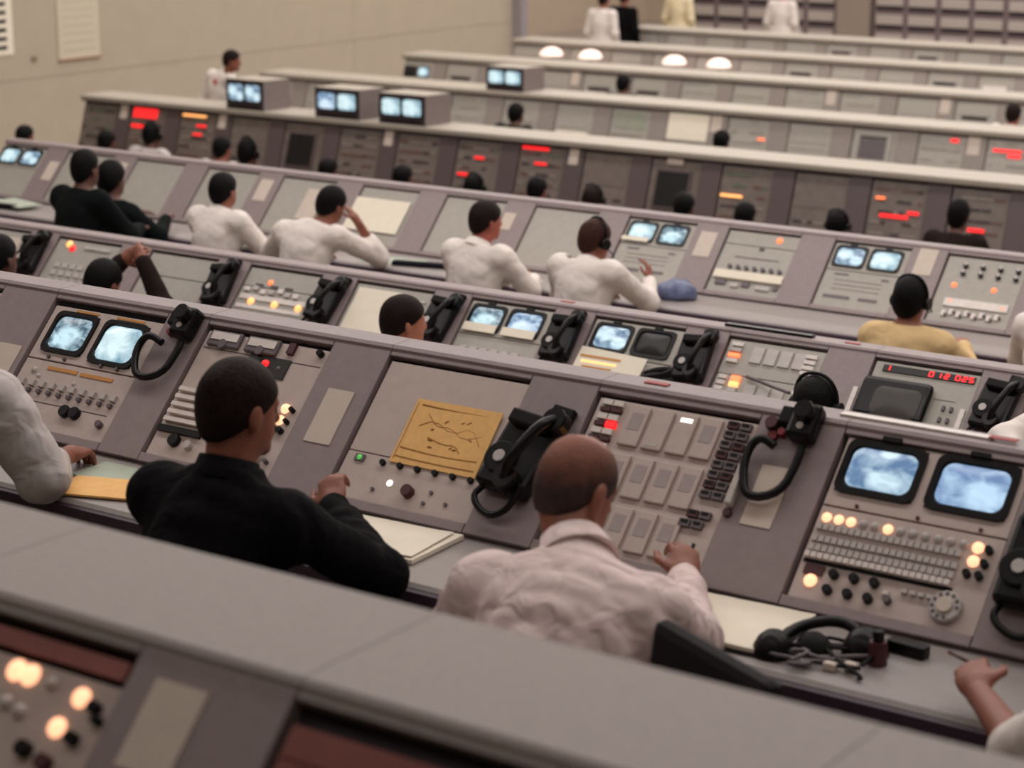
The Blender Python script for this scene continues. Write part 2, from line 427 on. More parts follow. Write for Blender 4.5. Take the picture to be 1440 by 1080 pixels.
def bay_label(row, i, n, desc, ln):
    if i == 0: pos = 'leftmost'
    elif i == n - 1: pos = 'rightmost'
    else: pos = ORD[i] + ' from the left'
    return '%s, %s in %s row' % (desc, pos, ROWNAME[row])
def make_row(row, xs, y0, floor, th, L, ledge, mats, descs, PW=0.49):
    n = len(xs) - 1; BAYS[row] = []
    for i in range(n):
        BAYS[row].append(Bay(row, xs[i], y0, floor, th, L, xs[i + 1] - xs[i], PW, ledge, mats,
                             bay_label(row, i, n, descs[i], 0), 'console bays of the %s row' % ROWNAME[row]))
    return BAYS[row]
def worktop(row, x0, x1, y0, floor, depth, m=DESK):
    me = prism_me('worktop', [(-depth, 0.70), (0.047, 0.70), (0.047, 0.74), (-depth + 0.012, 0.74), (-depth, 0.73)], x0, x1, m)
    o = link('worktop', me, None, (0, y0, floor))
    tag(o, 'continuous grey worktop along the %s console row' % ROWNAME[row], 'worktop', 'console worktops')
    link('front_edge', prism_me('front_edge', [(-depth - 0.012, 0.655), (-depth - 0.001, 0.655), (-depth - 0.001, 0.728), (-depth - 0.012, 0.724)], x0, x1, EDGE), o)
    return o
def top_cap(row, x0, x1, y, floor, z, depth):
    me = prism_me('top_cap', [(-0.02, z - 0.045), (depth, z - 0.045), (depth, z), (-0.012, z), (-0.02, z - 0.008)], x0, x1, LEDGE)
    o = link('countertop', me, None, (0, y, floor))
    tag(o, 'long pale laminate top running along the %s console row' % ROWNAME[row], 'countertop', 'console tops')
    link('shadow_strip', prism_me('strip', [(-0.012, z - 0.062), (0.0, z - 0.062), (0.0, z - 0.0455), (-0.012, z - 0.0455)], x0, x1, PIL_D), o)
    return o

# ---- nearest row (only its ledge and panel tops are in view)
r0 = make_row(0, [-3.46, -2.69, -1.917, -1.15, -0.38], 1.859, 1.75, SL, 0.50, 0.34, MS0,
              ['grey console bay with blank panel', 'grey console bay with white-hot lamps', 'grey console bay with red glow-tinted panel', 'grey console bay with blank panel'], PW=0.46)
# ---- second row
X1 = [-5.78, -5.045, -4.385, -3.684, -2.976, -2.25, -1.53, -0.81]
r1 = make_row(1, X1, 4.322, 1.53, SL, 0.50, 0.10, MS,
              ['console bay cut off by the picture edge', 'console bay with two televisions and a key row', 'console bay with two meters and white round dial', 'console bay with yellow chart taped on', 'console bay with a matrix of large blank keys', 'console bay with two large televisions', 'plain console bay outside the view'])
worktop(1, -5.78, -0.81, 4.322, 1.53, 0.36)
X2 = [-9.565 + 0.7155 * i for i in range(11)]
r2 = make_row(2, X2, 7.88, 0.795, SL, 0.50, 0.10, MS3,
              ['console bay with pale sheet', 'console bay with orange and red lamps', 'console bay with blank panel', 'console bay with three glowing lamps', 'console bay with white paper sheet', 'console bay with blue televisions, white slips', 'console bay with one lit and one dark television', 'console bay with columns of white keys', 'console bay with red numerals', 'console bay with plain panel'])
worktop(2, X2[0], X2[-1], 7.88, 0.795, 0.36)
X3 = [-12.72 + 0.7155 * i for i in range(13)]
r3 = make_row(3, X3, 10.95, 0.655, SL, 0.50, 0.10, MS3,
              ['console bay with two glowing televisions', 'console bay with plain panel behind dark figures', 'console bay with large blank panel', 'console bay with card on its pilaster', 'console bay with blank panel beside white paper', 'console bay with large white paper on it', 'console bay with blank pale panel', 'console bay with blank pale panel', 'console bay with two pale blue televisions', 'console bay with knob row and orange lamp', 'console bay with two bright televisions', 'console bay with eight knobs and orange lamps'])
worktop(3, X3[0], X3[-1], 10.95, 0.655, 0.42)
# ---- upright rows on the main floor
def upright(row, xs, ynear, H, mats, descs, depth=0.43):
    L = (H - 0.05 - 0.755) / math.sin(R(UP)); y0 = ynear + 0.02 - L * math.cos(R(UP))
    r = make_row(row, xs, y0, 0.0, UP, L, depth - 0.04, mats, descs, PW=0.50)
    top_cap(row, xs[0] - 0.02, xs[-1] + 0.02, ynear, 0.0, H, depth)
    worktop(row, xs[0], xs[-1], y0, 0.0, 0.36)
    return r
X4 = [-16.85 + 0.71 * i for i in range(16)]
d4 = ['dark console bay with dim strips', 'dark console bay with bright red lamp block', 'dark console bay with glowing orange strip', 'dark console bay under a television cabinet', 'dark console bay with tall black screen', 'dark console bay with lined instrument strips', 'dark console bay with lined instrument strips', 'dark console bay with two small red lamps', 'dark console bay with long red lamp strip', 'dark console bay with plain brown panel', 'dark console bay with black screen and pale card', 'dark console bay with orange strip lamp', 'dark console bay with plain panel', 'dark console bay with a red zigzag of lamps', 'dark console bay with a single low red lamp']
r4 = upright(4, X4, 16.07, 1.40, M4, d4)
X5 = [-17.76 + 0.733 * i for i in range(16)]
r5 = upright(5, X5, 19.95, 1.25, MF, ['pale grey console bay' + s for s in [' with ruled strips', ' with ruled strips', ' with ruled strips', ' with ruled strips', ' with ruled strips', ' with ruled strips', ' with blank panel and shelf', ' with green tinted strips', ' with large white paper', ' with dark ruled strips', ' with plain panel', ' with grey framed screen', ' with one red lamp', ' with red lamp block', ' with ruled strips']], 0.5)
X6 = [-17.71 + 0.72 * i for i in range(15)]
r6 = upright(6, X6, 22.75, 1.25, MF, ['pale console bay' + s for s in [' with small blue screen', ' with dark slot', ' with ruled strips', ' with plain panel', ' with dark slot', ' with dark slot', ' with ruled strips', ' with curved tray', ' with ruled strips', ' with curved tray', ' with plain panel', ' with dark slot', ' with ruled strips', ' with ruled strips']], 0.5)
X7 = [-18.25, -17.24] + [-16.54 + 0.70 * i for i in range(11)]
r7 = upright(7, X7, 26.1, 1.17, MF, ['far pale console bay' + s for s in [' with lit lamp', ' with lit lamp', ' with plain panel', ' with lit lamp', ' with lit lamp', ' with plain panel', ' with dark slot', ' with plain panel', ' with plain panel', ' with dark slot', ' with white slot', ' with plain panel']], 0.5)
X8 = [-18.23 + 0.70 * i for i in range(12)]
r8 = upright(8, X8, 29.3, 1.12, MF, ['farthest pale console bay' + s for s in [' with plain panel', ' with plain panel', ' with plain panel', ' with plain panel', ' with plain panel', ' with dark slot', ' with plain panel', ' with dark slot', ' with plain panel', ' with plain panel', ' with plain panel']], 0.5)

# ------------------------------------------------------------------ panel contents, nearest row
random.seed(7)
b = r0[1]
b.panel(m=PANEL, v1=0.42); b.box('header_strip', 0.24, 0.445, 0.43, 0.03, REDGLOW)
for (u, v, m, r_) in ((0.236, 0.399, L_HOT, 0.019), (0.268, 0.398, L_HOT, 0.019), (0.32, 0.395, PALEB, 0.012), (0.388, 0.388, L_HOT, 0.017), (0.371, 0.333, L_HOT, 0.017),
                      (0.25, 0.345, PALEB, 0.014), (0.285, 0.338, PALEB, 0.014), (0.25, 0.28, PALEB, 0.014), (0.335, 0.285, BLACK, 0.014), (0.385, 0.275, DKRED, 0.014)):
    if m is BLACK or m is DKRED: b.knob(u, v, r_, m)
    else: b.lamp(u, v, r_, m, 0.012)
b.knob(0.428, 0.378, 0.011, BLACK); b.knob(0.415, 0.323, 0.011, BLACK); b.knob(0.445, 0.36, 0.008, BLACK)
b.grid('key', 0.06, 0.38, 0.05, 0.05, 3, 6, 0.035, 0.03, PALEB)
b.pbox('name_card', 0.57, 0.378, 0.105, 0.145, CARD)
b = r0[2]
b.panel(m=REDGLOW, v1=0.40)
b.box('header_strip', 0.235, 0.42, 0.44, 0.05, REDGLOW, d=0.004)
b.grid('switch', 0.08, 0.36, 0.06, 0.06, 6, 5, 0.03, 0.02, DKRED)
for i in (0, 3):
    bb = r0[i]; bb.panel(); bb.grid('key', 0.08, 0.38, 0.06, 0.06, 6, 5, 0.035, 0.03, PALEB)

# ------------------------------------------------------------------ panel contents, second row
b = r1[0]
b.panel(); b.knob(0.40, 0.455, 0.018, BLACK); b.knob(0.47, 0.40, 0.009, DKRED); b.grid('key', 0.08, 0.4, 0.06, 0.06, 5, 5, 0.04, 0.03, PALEB)
b.pbox('name_card', 0.66, 0.215, 0.10, 0.15, CARD)
def keyrow(b, u0, u1, v, n, w, h, m, d=0.012, name='switch'):
    for i in range(n):
        b.part(name, box_me(w, h, d), u0 + (u1 - u0) * i / (n - 1), v, b.W0, m)
b = r1[1]                                            # local u = measured u - 0.05
b.panel(v0=0.265, v1=0.458, name='monitor_panel'); b.panel(v0=0.03, v1=0.26, name='control_panel')
b.box('black_strip', 0.245, 0.475, 0.465, 0.028, BLACKM, d=0.004, lift=-0.01)  # flat black bar above the two screens
b.crt(0.135, 0.366, 0.185, 0.150, 2); b.crt(0.352, 0.360, 0.190, 0.158, 3)
b.box('label_strip', 0.16, 0.449, 0.10, 0.008, ORANGE, d=0.002); b.box('label_strip', 0.35, 0.449, 0.12, 0.008, ORANGE, d=0.002)
for u in (0.10, 0.17, 0.33, 0.40): b.knob(u, 0.275, 0.006, MGREY, 0.01)
b.box('label_strip', 0.185, 0.238, 0.13, 0.012, ORANGE, d=0.003); b.box('label_strip', 0.335, 0.236, 0.14, 0.012, ORANGE, d=0.003)
b.lamp(0.07, 0.222, 0.012, PALEB); b.lamp(0.26, 0.20, 0.008, PALEB); b.lamp(0.10, 0.205, 0.008, PALEB)
keyrow(b, 0.05, 0.45, 0.176, 10, 0.022, 0.020, PALEB); keyrow(b, 0.05, 0.45, 0.150, 10, 0.014, 0.012, MGREY)
b.knob(0.29, 0.102, 0.020, BLACK); b.knob(0.332, 0.102, 0.020, BLACK); b.knob(0.45, 0.083, 0.012, MGREY)
b.box('groove', 0.245, 0.118, 0.42, 0.003, LINE, d=0.001)
b = r1[2]
b.panel(v0=0.03, v1=0.462)
for u in (0.095, 0.243):
    g = b.box('meter', u, 0.458 - 0.02, 0.125, 0.052, MGREY, d=0.012, bev=0.004)
    b.part('meter_scale', box_me(0.105, 0.026, 0.003), u, 0.444, b.W0 + 0.012, WHITEB, parent=g)
    b.part('meter_mask', cyl_me(0.016, 0.004), u, 0.420, b.W0 + 0.012, MGREY, parent=g)
b.box('toggle', 0.353, 0.445, 0.024, 0.036, DKRED, d=0.012); b.knob(0.462, 0.446, 0.011, BLACK)
b.box('dark_window', 0.29, 0.376, 0.16, 0.066, DGLASS, d=0.004); b.lamp(0.283, 0.384, 0.014, L_RED, 0.016)
b.lamp(0.335, 0.376, 0.010, MGREY)
b.box('groove', 0.25, 0.405, 0.46, 0.003, LINE, d=0.001)
for j in range(5):
    b.box('key_bar', 0.10, 0.252 - j * 0.026, 0.15, 0.013, WHITEB, d=0.016)
b.box('key_bar', 0.10, 0.118, 0.17, 0.02, BLACK, d=0.012); b.knob(0.10, 0.085, 0.02, BLACK); b.knob(0.16, 0.078, 0.014, PALEB)
b.grid('key', 0.25, 0.20, 0.04, 0.035, 3, 3, 0.028, 0.02, PALEB)
for v, m in ((0.256, L_HOT), (0.217, L_HOT)):
    b.lamp(0.432, v, 0.016, m, 0.014); b.knob(0.462, v - 0.003, 0.008, BLACK)
b.knob(0.43, 0.186, 0.010, BLACK); b.knob(0.455, 0.183, 0.010, BLACK)
d_ = b.knob(0.405, 0.105, 0.036, WHITEB, 0.016, 'round_dial'); b.part('dial_hub', cyl_me(0.014, 0.01), 0.405, 0.105, b.W0 + 0.016, PALEB, parent=d_)
b.lamp(0.40, 0.16, 0.009, WHITEB); b.knob(0.46, 0.08, 0.007, MGREY)
b.pbox('name_card', 0.60, 0.255, 0.095, 0.175, CARD, 0.003)
b = r1[3]
b.panel(v0=0.175, v1=0.466, name='upper_panel'); b.panel(v0=0.03, v1=0.172, name='lower_panel')
b.box('indicator', 0.062, 0.154, 0.032, 0.020, MGREY, d=0.006); b.lamp(0.062, 0.154, 0.010, L_GRN, 0.012)
b.lamp(0.195, 0.098, 0.010, L_WHT); b.knob(0.27, 0.082, 0.018, DKRED, 0.022)
for i in range(6): b.knob(0.145 + 0.06 * i, 0.152, 0.009, BLACK, 0.012, 'jack')
for u, v in ((0.34, 0.095), (0.33, 0.06), (0.40, 0.07), (0.15, 0.07)): b.knob(u, v, 0.006, MGREY, 0.006, 'screw')
b = r1[4]
b.panel(v0=0.03, v1=0.466)
alt = {(1, 3): L_RED, (0, 3): DKRED}
for j in range(7):
    for i in range(2):
        m = DKRED if j in (1, 3, 5) else WHITEB
        if (i, j) == (1, 3): m = L_RED
        b.box('key', 0.045 + i * 0.034, 0.452 - j * 0.0215, 0.030, 0.011 if m is DKRED else 0.016, m, d=0.012)
for v, ms in ((0.288, (L_AMB, L_AMB)), (0.262, (L_AMB, PALEB)), (0.236, (PALEB, PALEB)), (0.21, (PALEB, PALEB)), (0.184, (WHITEB, PALEB)), (0.158, (PALEB, PALEB)), (0.132, (PALEB, WHITEB)), (0.085, (PALEB, L_ORG)), (0.06, (PALEB, PALEB))):
    for i, m in enumerate(ms): b.box('key', 0.045 + i * 0.034, v, 0.030, 0.018, m, d=0.012)
for j, v in enumerate((0.397, 0.252, 0.107)):
    for i in range(4):
        k = b.box('large_key', 0.148 + i * 0.072, v, 0.060, 0.118, PANEL, d=0.010, bev=0.003)
        if (i, j) in ((2, 0), (1, 0)): b.part('key_legend', box_me(0.035, 0.012, 0.001), 0.148 + i * 0.072, v + (0.04 if i == 2 else -0.045), b.W0 + 0.010, L_WHT if i == 2 else PALEB, parent=k)
        else: b.part('key_legend', box_me(0.036, 0.05, 0.001), 0.148 + i * 0.072, v + 0.012, b.W0 + 0.010, GREY, parent=k)
for j in range(11):
    v = 0.448 - j * 0.029
    if j in (8,): continue
    for i in range(2):
        k = b.box('dark_key', 0.425 + i * 0.036 - (0.0 if j < 9 else 0.012 * (j - 8)), v, 0.031, 0.019, MGREY if (i + j) % 3 else DKRED, d=0.012)
        b.part('key_cap', box_me(0.020, 0.008, 0.002), 0.425 + i * 0.036 - (0.0 if j < 9 else 0.012 * (j - 8)), v + 0.003, b.W0 + 0.012, BLACK, parent=k)
b.part('grab_handle', box_me(0.018, 0.11, 0.03, 0.004), 0.507, 0.275, 0.0, PALEB); b.part('handle_post', cyl_me(0.012, 0.012), 0.507, 0.205, 0.0, DKRED)
b.pbox('taped_paper', 0.59, 0.27, 0.085, 0.17, CARD); b.part('red_knob', cyl_me(0.018, 0.025), 0.535, 0.465, 0.0, DKRED); b.part('red_knob', cyl_me(0.014, 0.012), 0.545, 0.435, 0.0, REDK)
b = r1[5]
b.panel(v0=0.285, v1=0.475, name='monitor_panel'); b.panel(v0=0.03, v1=0.28, name='control_panel')
b.crt(0.128, 0.397, 0.212, 0.150, 0, 0.03); b.crt(0.365, 0.397, 0.212, 0.152, 1, 0.03)
for u in (0.13, 0.36): b.box('latch', u, 0.482, 0.05, 0.012, BLACK, d=0.014)
for u in (0.10, 0.26, 0.42): b.knob(u, 0.293, 0.005, DKRED, 0.006, 'screw')
alt = {}
for i in range(12):
    m = L_HOT if i in (0, 1, 2, 5) else PALEB
    b.lamp(0.035 + i * 0.0325, 0.250 - 0.0, 0.013, m, 0.010)
for j, v in enumerate((0.222, 0.190, 0.165, 0.142)):
    n_ = 22
    for i in range(n_):
        m = PALEB if j < 3 else WHITEB
        b.part('push_switch' if j < 3 else 'toggle', box_me(0.0135, 0.016 if j < 3 else 0.014, 0.010 if j < 3 else 0.018), 0.028 + i * 0.0172, v, b.W0, m)
b.box('switch_channel', 0.21, 0.130, 0.385, 0.010, BLACKM, d=0.002)
b.box('red_window', 0.055, 0.108, 0.05, 0.026, DKRED, d=0.006); b.lamp(0.055, 0.080, 0.017, L_HOT, 0.014)
for i in range(3): b.knob(0.110 + i * 0.053, 0.105, 0.012, BLACK); b.knob(0.108 + i * 0.053, 0.063, 0.012, BLACK)
b.knob(0.262, 0.07, 0.010, MGREY); b.box('key', 0.25, 0.088, 0.014, 0.010, WHITEB)
keyrow(b, 0.295, 0.36, 0.10, 4, 0.015, 0.010, PALEB)
d_ = b.knob(0.405, 0.083, 0.040, PALEB, 0.018, 'rotary_dial'); b.part('dial_hub', cyl_me(0.020, 0.008), 0.405, 0.083, b.W0 + 0.018, CARD, parent=d_)
for a in range(10): b.part('finger_hole', cyl_me(0.005, 0.002, 8), 0.405 + 0.03 * math.cos(a * 0.55), 0.083 + 0.03 * math.sin(a * 0.55), b.W0 + 0.018, MGREY, parent=d_)
for v, m in ((0.248, L_HOT), (0.212, L_HOT)):
    b.lamp(0.428, v, 0.015, m, 0.013); b.knob(0.458, v - 0.004, 0.010, BLACK)
b.knob(0.425, 0.176, 0.010, BLACK); b.knob(0.455, 0.176, 0.010, BLACK)
b = r1[6]; b.panel(); b.grid('key', 0.08, 0.4, 0.06, 0.06, 6, 5, 0.04, 0.03, PALEB)

# ------------------------------------------------------------------ panel contents, third row
def dual_tv(b, s1, s2, glare=False, w=0.205, h=0.15):
    b.panel(v0=0.285, v1=0.466, name='monitor_panel'); b.panel(v0=0.03, v1=0.28, name='control_panel')
    b.crt(0.130, 0.378, w, h, s1); b.crt(0.355, 0.378, w, h, s2)
    for u in (0.13, 0.355): b.box('latch', u, 0.458, 0.04, 0.01, BLACK, d=0.012)
    if glare:
        for u in (0.125, 0.35): b.part('white_strip', box_me(0.19, 0.045, 0.004), u, 0.318, 0.004, PAPER)  # white strips painted in for glare along the lower screen bezels
b = r2[0]; b.panel(); b.part('pale_sheet', box_me(0.36, 0.3, 0.003), 0.26, 0.28, b.W0, CARD)
b = r2[1]; b.panel(); b.lamp(0.10, 0.44, 0.022, L_AMB, 0.012); b.lamp(0.14, 0.415, 0.022, L_RED, 0.012); b.box('label_strip', 0.33, 0.43, 0.2, 0.02, PALEB); b.grid('key', 0.1, 0.3, 0.06, 0.05, 6, 5, 0.04, 0.03, PALEB)
b = r2[2]; b.panel(v0=0.335, name='upper_panel'); b.panel(v0=0.03, v1=0.33, name='lower_panel')
b = r2[3]; b.panel(v0=0.36, name='upper_panel'); b.panel(v0=0.03, v1=0.355, name='lower_panel')
b.lamp(0.18, 0.392, 0.016, L_ORG, 0.01)
for i in range(7): b.box('key', 0.06 + i * 0.055, 0.335 + 0.01 * math.sin(i * 2), 0.035, 0.024, (WHITEB, PALEB)[i % 2], d=0.014)
for i in range(3): b.box('toggle', 0.12 + i * 0.1, 0.37, 0.05, 0.008, MGREY)
for i, u in enumerate((0.115, 0.275, 0.435)): b.lamp(u, 0.268, 0.022, L_AMB, 0.014)
b.box('light_strip', 0.25, 0.292, 0.44, 0.03, WHITEB, d=0.006); b.box('light_strip', 0.25, 0.235, 0.44, 0.022, WHITEB, d=0.006)
b.grid('key', 0.06, 0.19, 0.06, 0.04, 7, 3, 0.04, 0.025, PALEB)
b = r2[4]; b.panel(); b.part('white_sheet', box_me(0.27, 0.27, 0.003), 0.165, 0.31, b.W0, PAPER); b.box('label_strip', 0.40, 0.41, 0.13, 0.012, PALEB); b.box('groove', 0.38, 0.36, 0.15, 0.004, LINE, d=0.001); b.knob(0.08, 0.10, 0.03, BLACK)
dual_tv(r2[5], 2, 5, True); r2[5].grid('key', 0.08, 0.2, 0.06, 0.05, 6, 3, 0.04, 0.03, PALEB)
dual_tv(r2[6], 4, None); b = r2[6]; b.box('label_strip', 0.40, 0.235, 0.16, 0.014, PALEB); sh_ = b.part('glossy_sheet', box_me(0.36, 0.15, 0.004), 0.195, 0.215, 0.02, PAPER, rz=-0.05); [b.part('printed_line', box_me(0.22 - 0.03 * k, 0.012, 0.001), 0.14, 0.25 - 0.028 * k, 0.0245, L_AMB if k == 1 else ORANGE, parent=sh_) for k in range(3)]; b.grid('key', 0.3, 0.19, 0.05, 0.05, 4, 3, 0.03, 0.03, PALEB)  # middle printed line is given an amber glow of its own
b = r2[7]; b.panel(v0=0.29, name='upper_panel'); b.panel(v0=0.03, v1=0.286, name='lower_panel')
for j, v in enumerate((0.440, 0.412, 0.384, 0.356)):
    b.box('key', 0.06, v, 0.055, 0.018, (WHITEB, PALEB, L_ORG, WHITEB)[j], d=0.012); b.box('key', 0.43, v - 0.01, 0.055, 0.018, WHITEB, d=0.012)
for j, v in enumerate((0.27, 0.24, 0.21)):
    b.box('key', 0.05, v, 0.04, 0.02, WHITEB, d=0.012); b.box('key', 0.115, v, 0.045, 0.024, (L_ORG, L_AMB, PALEB)[j], d=0.012)
    b.box('key', 0.43, v + 0.005, 0.055, 0.018, WHITEB, d=0.012)
b.grid('large_key', 0.17, 0.40, 0.07, 0.10, 4, 1, 0.055, 0.08, PALEB); b.grid('large_key', 0.20, 0.22, 0.07, 0.10, 3, 2, 0.055, 0.06, PALEB)
r2[7].pbox('light_strip', 0.685, 0.255, 0.022, 0.13, WHITEB, 0.006)
b = r2[8]; b.panel()
wnd = b.box('numeral_window', 0.262, 0.436, 0.42, 0.032, DGLASS, d=0.006)
SEG = {'1': 'bc', '0': 'abcdef', '2': 'abged', '5': 'afgcd', '3': 'abgcd', '7': 'abc'}
def digit(b, ch, u, v, w, h, par):
    S = dict(a=(0, h / 2, w, 0.005), g=(0, 0, w, 0.005), d=(0, -h / 2, w, 0.005), f=(-w / 2, h / 4, 0.006, h / 2), b=(w / 2, h / 4, 0.006, h / 2), e=(-w / 2, -h / 4, 0.006, h / 2), c=(w / 2, -h / 4, 0.006, h / 2))
    for s in SEG[ch]:
        du, dv, sw, sh = S[s]; b.part('numeral_segment', box_me(sw, sh, 0.002), u + du, v + dv, b.W0 + 0.006, L_RED, parent=par)
for ch, u in zip('1012025', (0.075, 0.275, 0.31, 0.345, 0.395, 0.425, 0.455)): digit(b, ch, u, 0.436, 0.018, 0.022, wnd)
hd = b.part('display_hood', box_me(0.32, 0.205, 0.05, 0.024), 0.16, 0.272, b.W0, BLACK)
b.part('hood_window', tube_screen_me(0.24, 0.15), 0.185, 0.258, b.W0 + 0.0475, OLIVE, parent=hd)
for u in (0.38, 0.415):
    for v in (0.285, 0.23): b.box('toggle', u, v, 0.012, 0.022, MGREY, d=0.012)
b.box('light_strip', 0.465, 0.24, 0.022, 0.11, WHITEB); b.box('groove', 0.37, 0.325, 0.1, 0.003, LINE, d=0.001)
b = r2[9]; b.panel(); b.grid('key', 0.1, 0.4, 0.06, 0.06, 6, 5, 0.04, 0.03, PALEB)

# ------------------------------------------------------------------ panel contents, fourth row
dual_tv(r3[0], 3, 4)
for i in (1, 2, 3, 4, 6, 7): r3[i].panel()
r3[5].panel(); r3[5].part('large_white_sheet', box_me(0.46, 0.26, 0.003), 0.235, 0.25, 0.003, PAPER)
r3[4].part('white_sheet', box_me(0.16, 0.25, 0.003), 0.36, 0.27, 0.003, CARD)
for i in (1, 3, 8, 10): r3[i].pbox('name_card', 0.60, 0.34 if i != 10 else 0.40, 0.115, 0.18, CARD)
r3[0].pbox('name_card', 0.64, 0.28, 0.10, 0.17, CARD); r3[6].pbox('name_card', 0.56, 0.33, 0.09, 0.13, CARD)
for i in (8, 10):
    dual_tv(r3[i], 3 if i == 8 else 4, 2 if i == 8 else 3)
    b = r3[i]; b.box('dark_slot', 0.12, 0.255, 0.09, 0.012, MGREY, d=0.002); b.box('dark_slot', 0.40, 0.245, 0.05, 0.012, MGREY, d=0.002)
    b.box('dark_slot', 0.14, 0.10, 0.17, 0.022, MGREY, d=0.002); b.box('dark_slot', 0.34, 0.10, 0.12, 0.02, MGREY, d=0.002)
    for j in range(3): b.box('groove', 0.24, 0.215 - j * 0.03, 0.3, 0.004, LINE, d=0.001)
r3[8].part('white_strip', box_me(0.19, 0.03, 0.004), 0.11, 0.315, 0.006, PAPER)
b = r3[9]; b.panel(v0=0.375, name='upper_panel'); b.panel(v0=0.03, v1=0.37, name='lower_panel'); b.lamp(0.36, 0.43, 0.02, L_ORG, 0.012)
b.box('pull', 0.27, 0.355, 0.03, 0.012, MGREY, d=0.012); b.box('groove', 0.26, 0.285, 0.3, 0.008, LINE, d=0.001)
for i in range(7): b.knob(0.11 + i * 0.056, 0.205 + 0.004, 0.014, MGREY, 0.02)
b.box('pale_shelf', 0.26, 0.150, 0.46, 0.055, PAPER, d=0.02); b.box('pull', 0.18, 0.185, 0.018, 0.02, MGREY, d=0.012); b.box('pull', 0.34, 0.185, 0.018, 0.02, MGREY, d=0.012)
for i, (u, w_) in enumerate(((0.09, 0.07), (0.19, 0.05), (0.26, 0.05), (0.38, 0.09), (0.46, 0.03))): b.box('drawer_pull', u, 0.095 - 0.01 * (i % 2), w_, 0.03, MGREY if i % 2 == 0 else PALEB, d=0.012)
b = r3[11]; b.panel()
for i in range(4):
    for j in range(2): b.knob(0.13 + i * 0.105, 0.405 - j * 0.05, 0.014, BLACK, 0.02); b.knob(0.13 + i * 0.105, 0.415 - j * 0.05, 0.011, PALEB, 0.022)
for u, v in ((0.10, 0.278), (0.34, 0.273), (0.115, 0.17), (0.43, 0.158)): b.lamp(u, v, 0.016, L_ORG, 0.012)
b.box('light_strip', 0.27, 0.16, 0.38, 0.05, WHITEB, d=0.01)
for i in range(8): b.box('toggle', 0.10 + i * 0.045, 0.085 + 0.012 * (i % 2), 0.024, 0.036, WHITEB, d=0.012); b.box('toggle_tip', 0.115 + i * 0.045, 0.075 + 0.02 * (i % 2), 0.014, 0.014, MGREY, d=0.016)

# ------------------------------------------------------------------ panel contents, upright rows: ruled instrument strips
def strips(b, seed, mlist, n=5, v0=0.06, v1=None, nm='indicator_strip'):
    rnd = random.Random(seed); v1 = v1 or b.L - 0.06
    for j in range(n):
        v = v0 + (v1 - v0) * j / max(1, n - 1); u = 0.04
        while u < 0.44:
            w_ = rnd.choice((0.05, 0.09, 0.14)); w_ = min(w_, 0.47 - u)
            if rnd.random() < 0.75: b.box(nm, u + w_ / 2, v, w_ - 0.012, 0.020, rnd.choice(mlist), d=0.006)
            u += w_
LINES_D = mat('dim_strip', (142, 130, 120), 0.5); LINES_G = mat('green_strip', (96, 110, 88), 0.5); LINES_K = mat('shadow_strip', (60, 48, 50), 0.5); LINES_B = mat('brown_strip', (110, 78, 66), 0.5)
for i, b in enumerate(r4):
    b.panel()
    if i in (3, 9, 12): b.box('groove', 0.25, 0.30, 0.46, 0.006, LINES_K, d=0.001); strips(b, i, (LINES_D, LINES_K), 2, 0.08, 0.18)
    elif i in (4, 10): pass
    else: strips(b, 40 + i, (LINES_D, LINES_K, LINES_K, LINES_G, LINES_B) if i in (0, 1, 2, 7, 8, 11) else (LINES_D, LINES_K, LINES_B), 6, 0.06, 0.52)
def r4x(i, x): return x - X4[i]
def r4lamp(i, xa, xb, v, m, h=0.028): xa = max(xa, X4[i] + 0.03); r4[i].box('lamp_strip', (xa + xb) / 2 - X4[i], v, xb - xa, h, m, d=0.01, lift=0.004)
for j in range(3): r4lamp(1, -16.10, -15.76, 0.575 - 0.035 * j, L_RED)
r4lamp(1, -16.10, -15.93, 0.40, L_RED, 0.035)
r4lamp(2, -15.40, -15.08, 0.565, L_AMB, 0.022); r4lamp(2, -15.19, -15.06, 0.465, L_RED, 0.022); r4lamp(2, -15.22, -15.10, 0.375, L_RED, 0.022)
r4lamp(7, -11.66, -11.55, 0.434, L_RED, 0.022); r4lamp(7, -11.82, -11.68, 0.267, L_RED, 0.024)
r4lamp(8, -11.22, -10.85, 0.575, L_RED, 0.026); r4lamp(8, -10.98, -10.85, 0.437, L_RED, 0.022)
r4lamp(11, -9.04, -8.80, 0.332, L_AMB, 0.022)
r4lamp(13, -7.56, -7.48, 0.447, L_ORG, 0.02); r4lamp(13, -7.50, -7.25, 0.305, L_RED, 0.028); r4lamp(13, -7.26, -7.16, 0.345, L_RED, 0.026)
r4lamp(14, -6.72, -6.58, 0.262, L_RED, 0.03)
for i in (4, 10):
    k = r4[i].part('screen_frame', box_me(0.36, 0.36, 0.02, 0.006), 0.25, 0.33, -0.008, PIL_D); r4[i].part('black_screen', box_me(0.31, 0.31, 0.004), 0.25, 0.33, 0.012, DGLASS, parent=k)
r4[10].pbox('pale_card', 0.24, 0.58, 0.16, 0.06, CARD, 0.008)
for i, u in ((0, 0.61), (2, 0.58), (5, 0.60), (8, 0.60)): r4[i].pbox('name_card', u, 0.54, 0.10, 0.16, CARD)
DSLOT = mat('dark_slot', (52, 42, 44), 0.5); TRAY = mat('tray_grey', (150, 140, 132), 0.5)
PANEL_LG = mat('greenish_panel', (150, 154, 140), 0.5)
LN2 = mat('soft_strip', (150, 142, 134), 0.5)
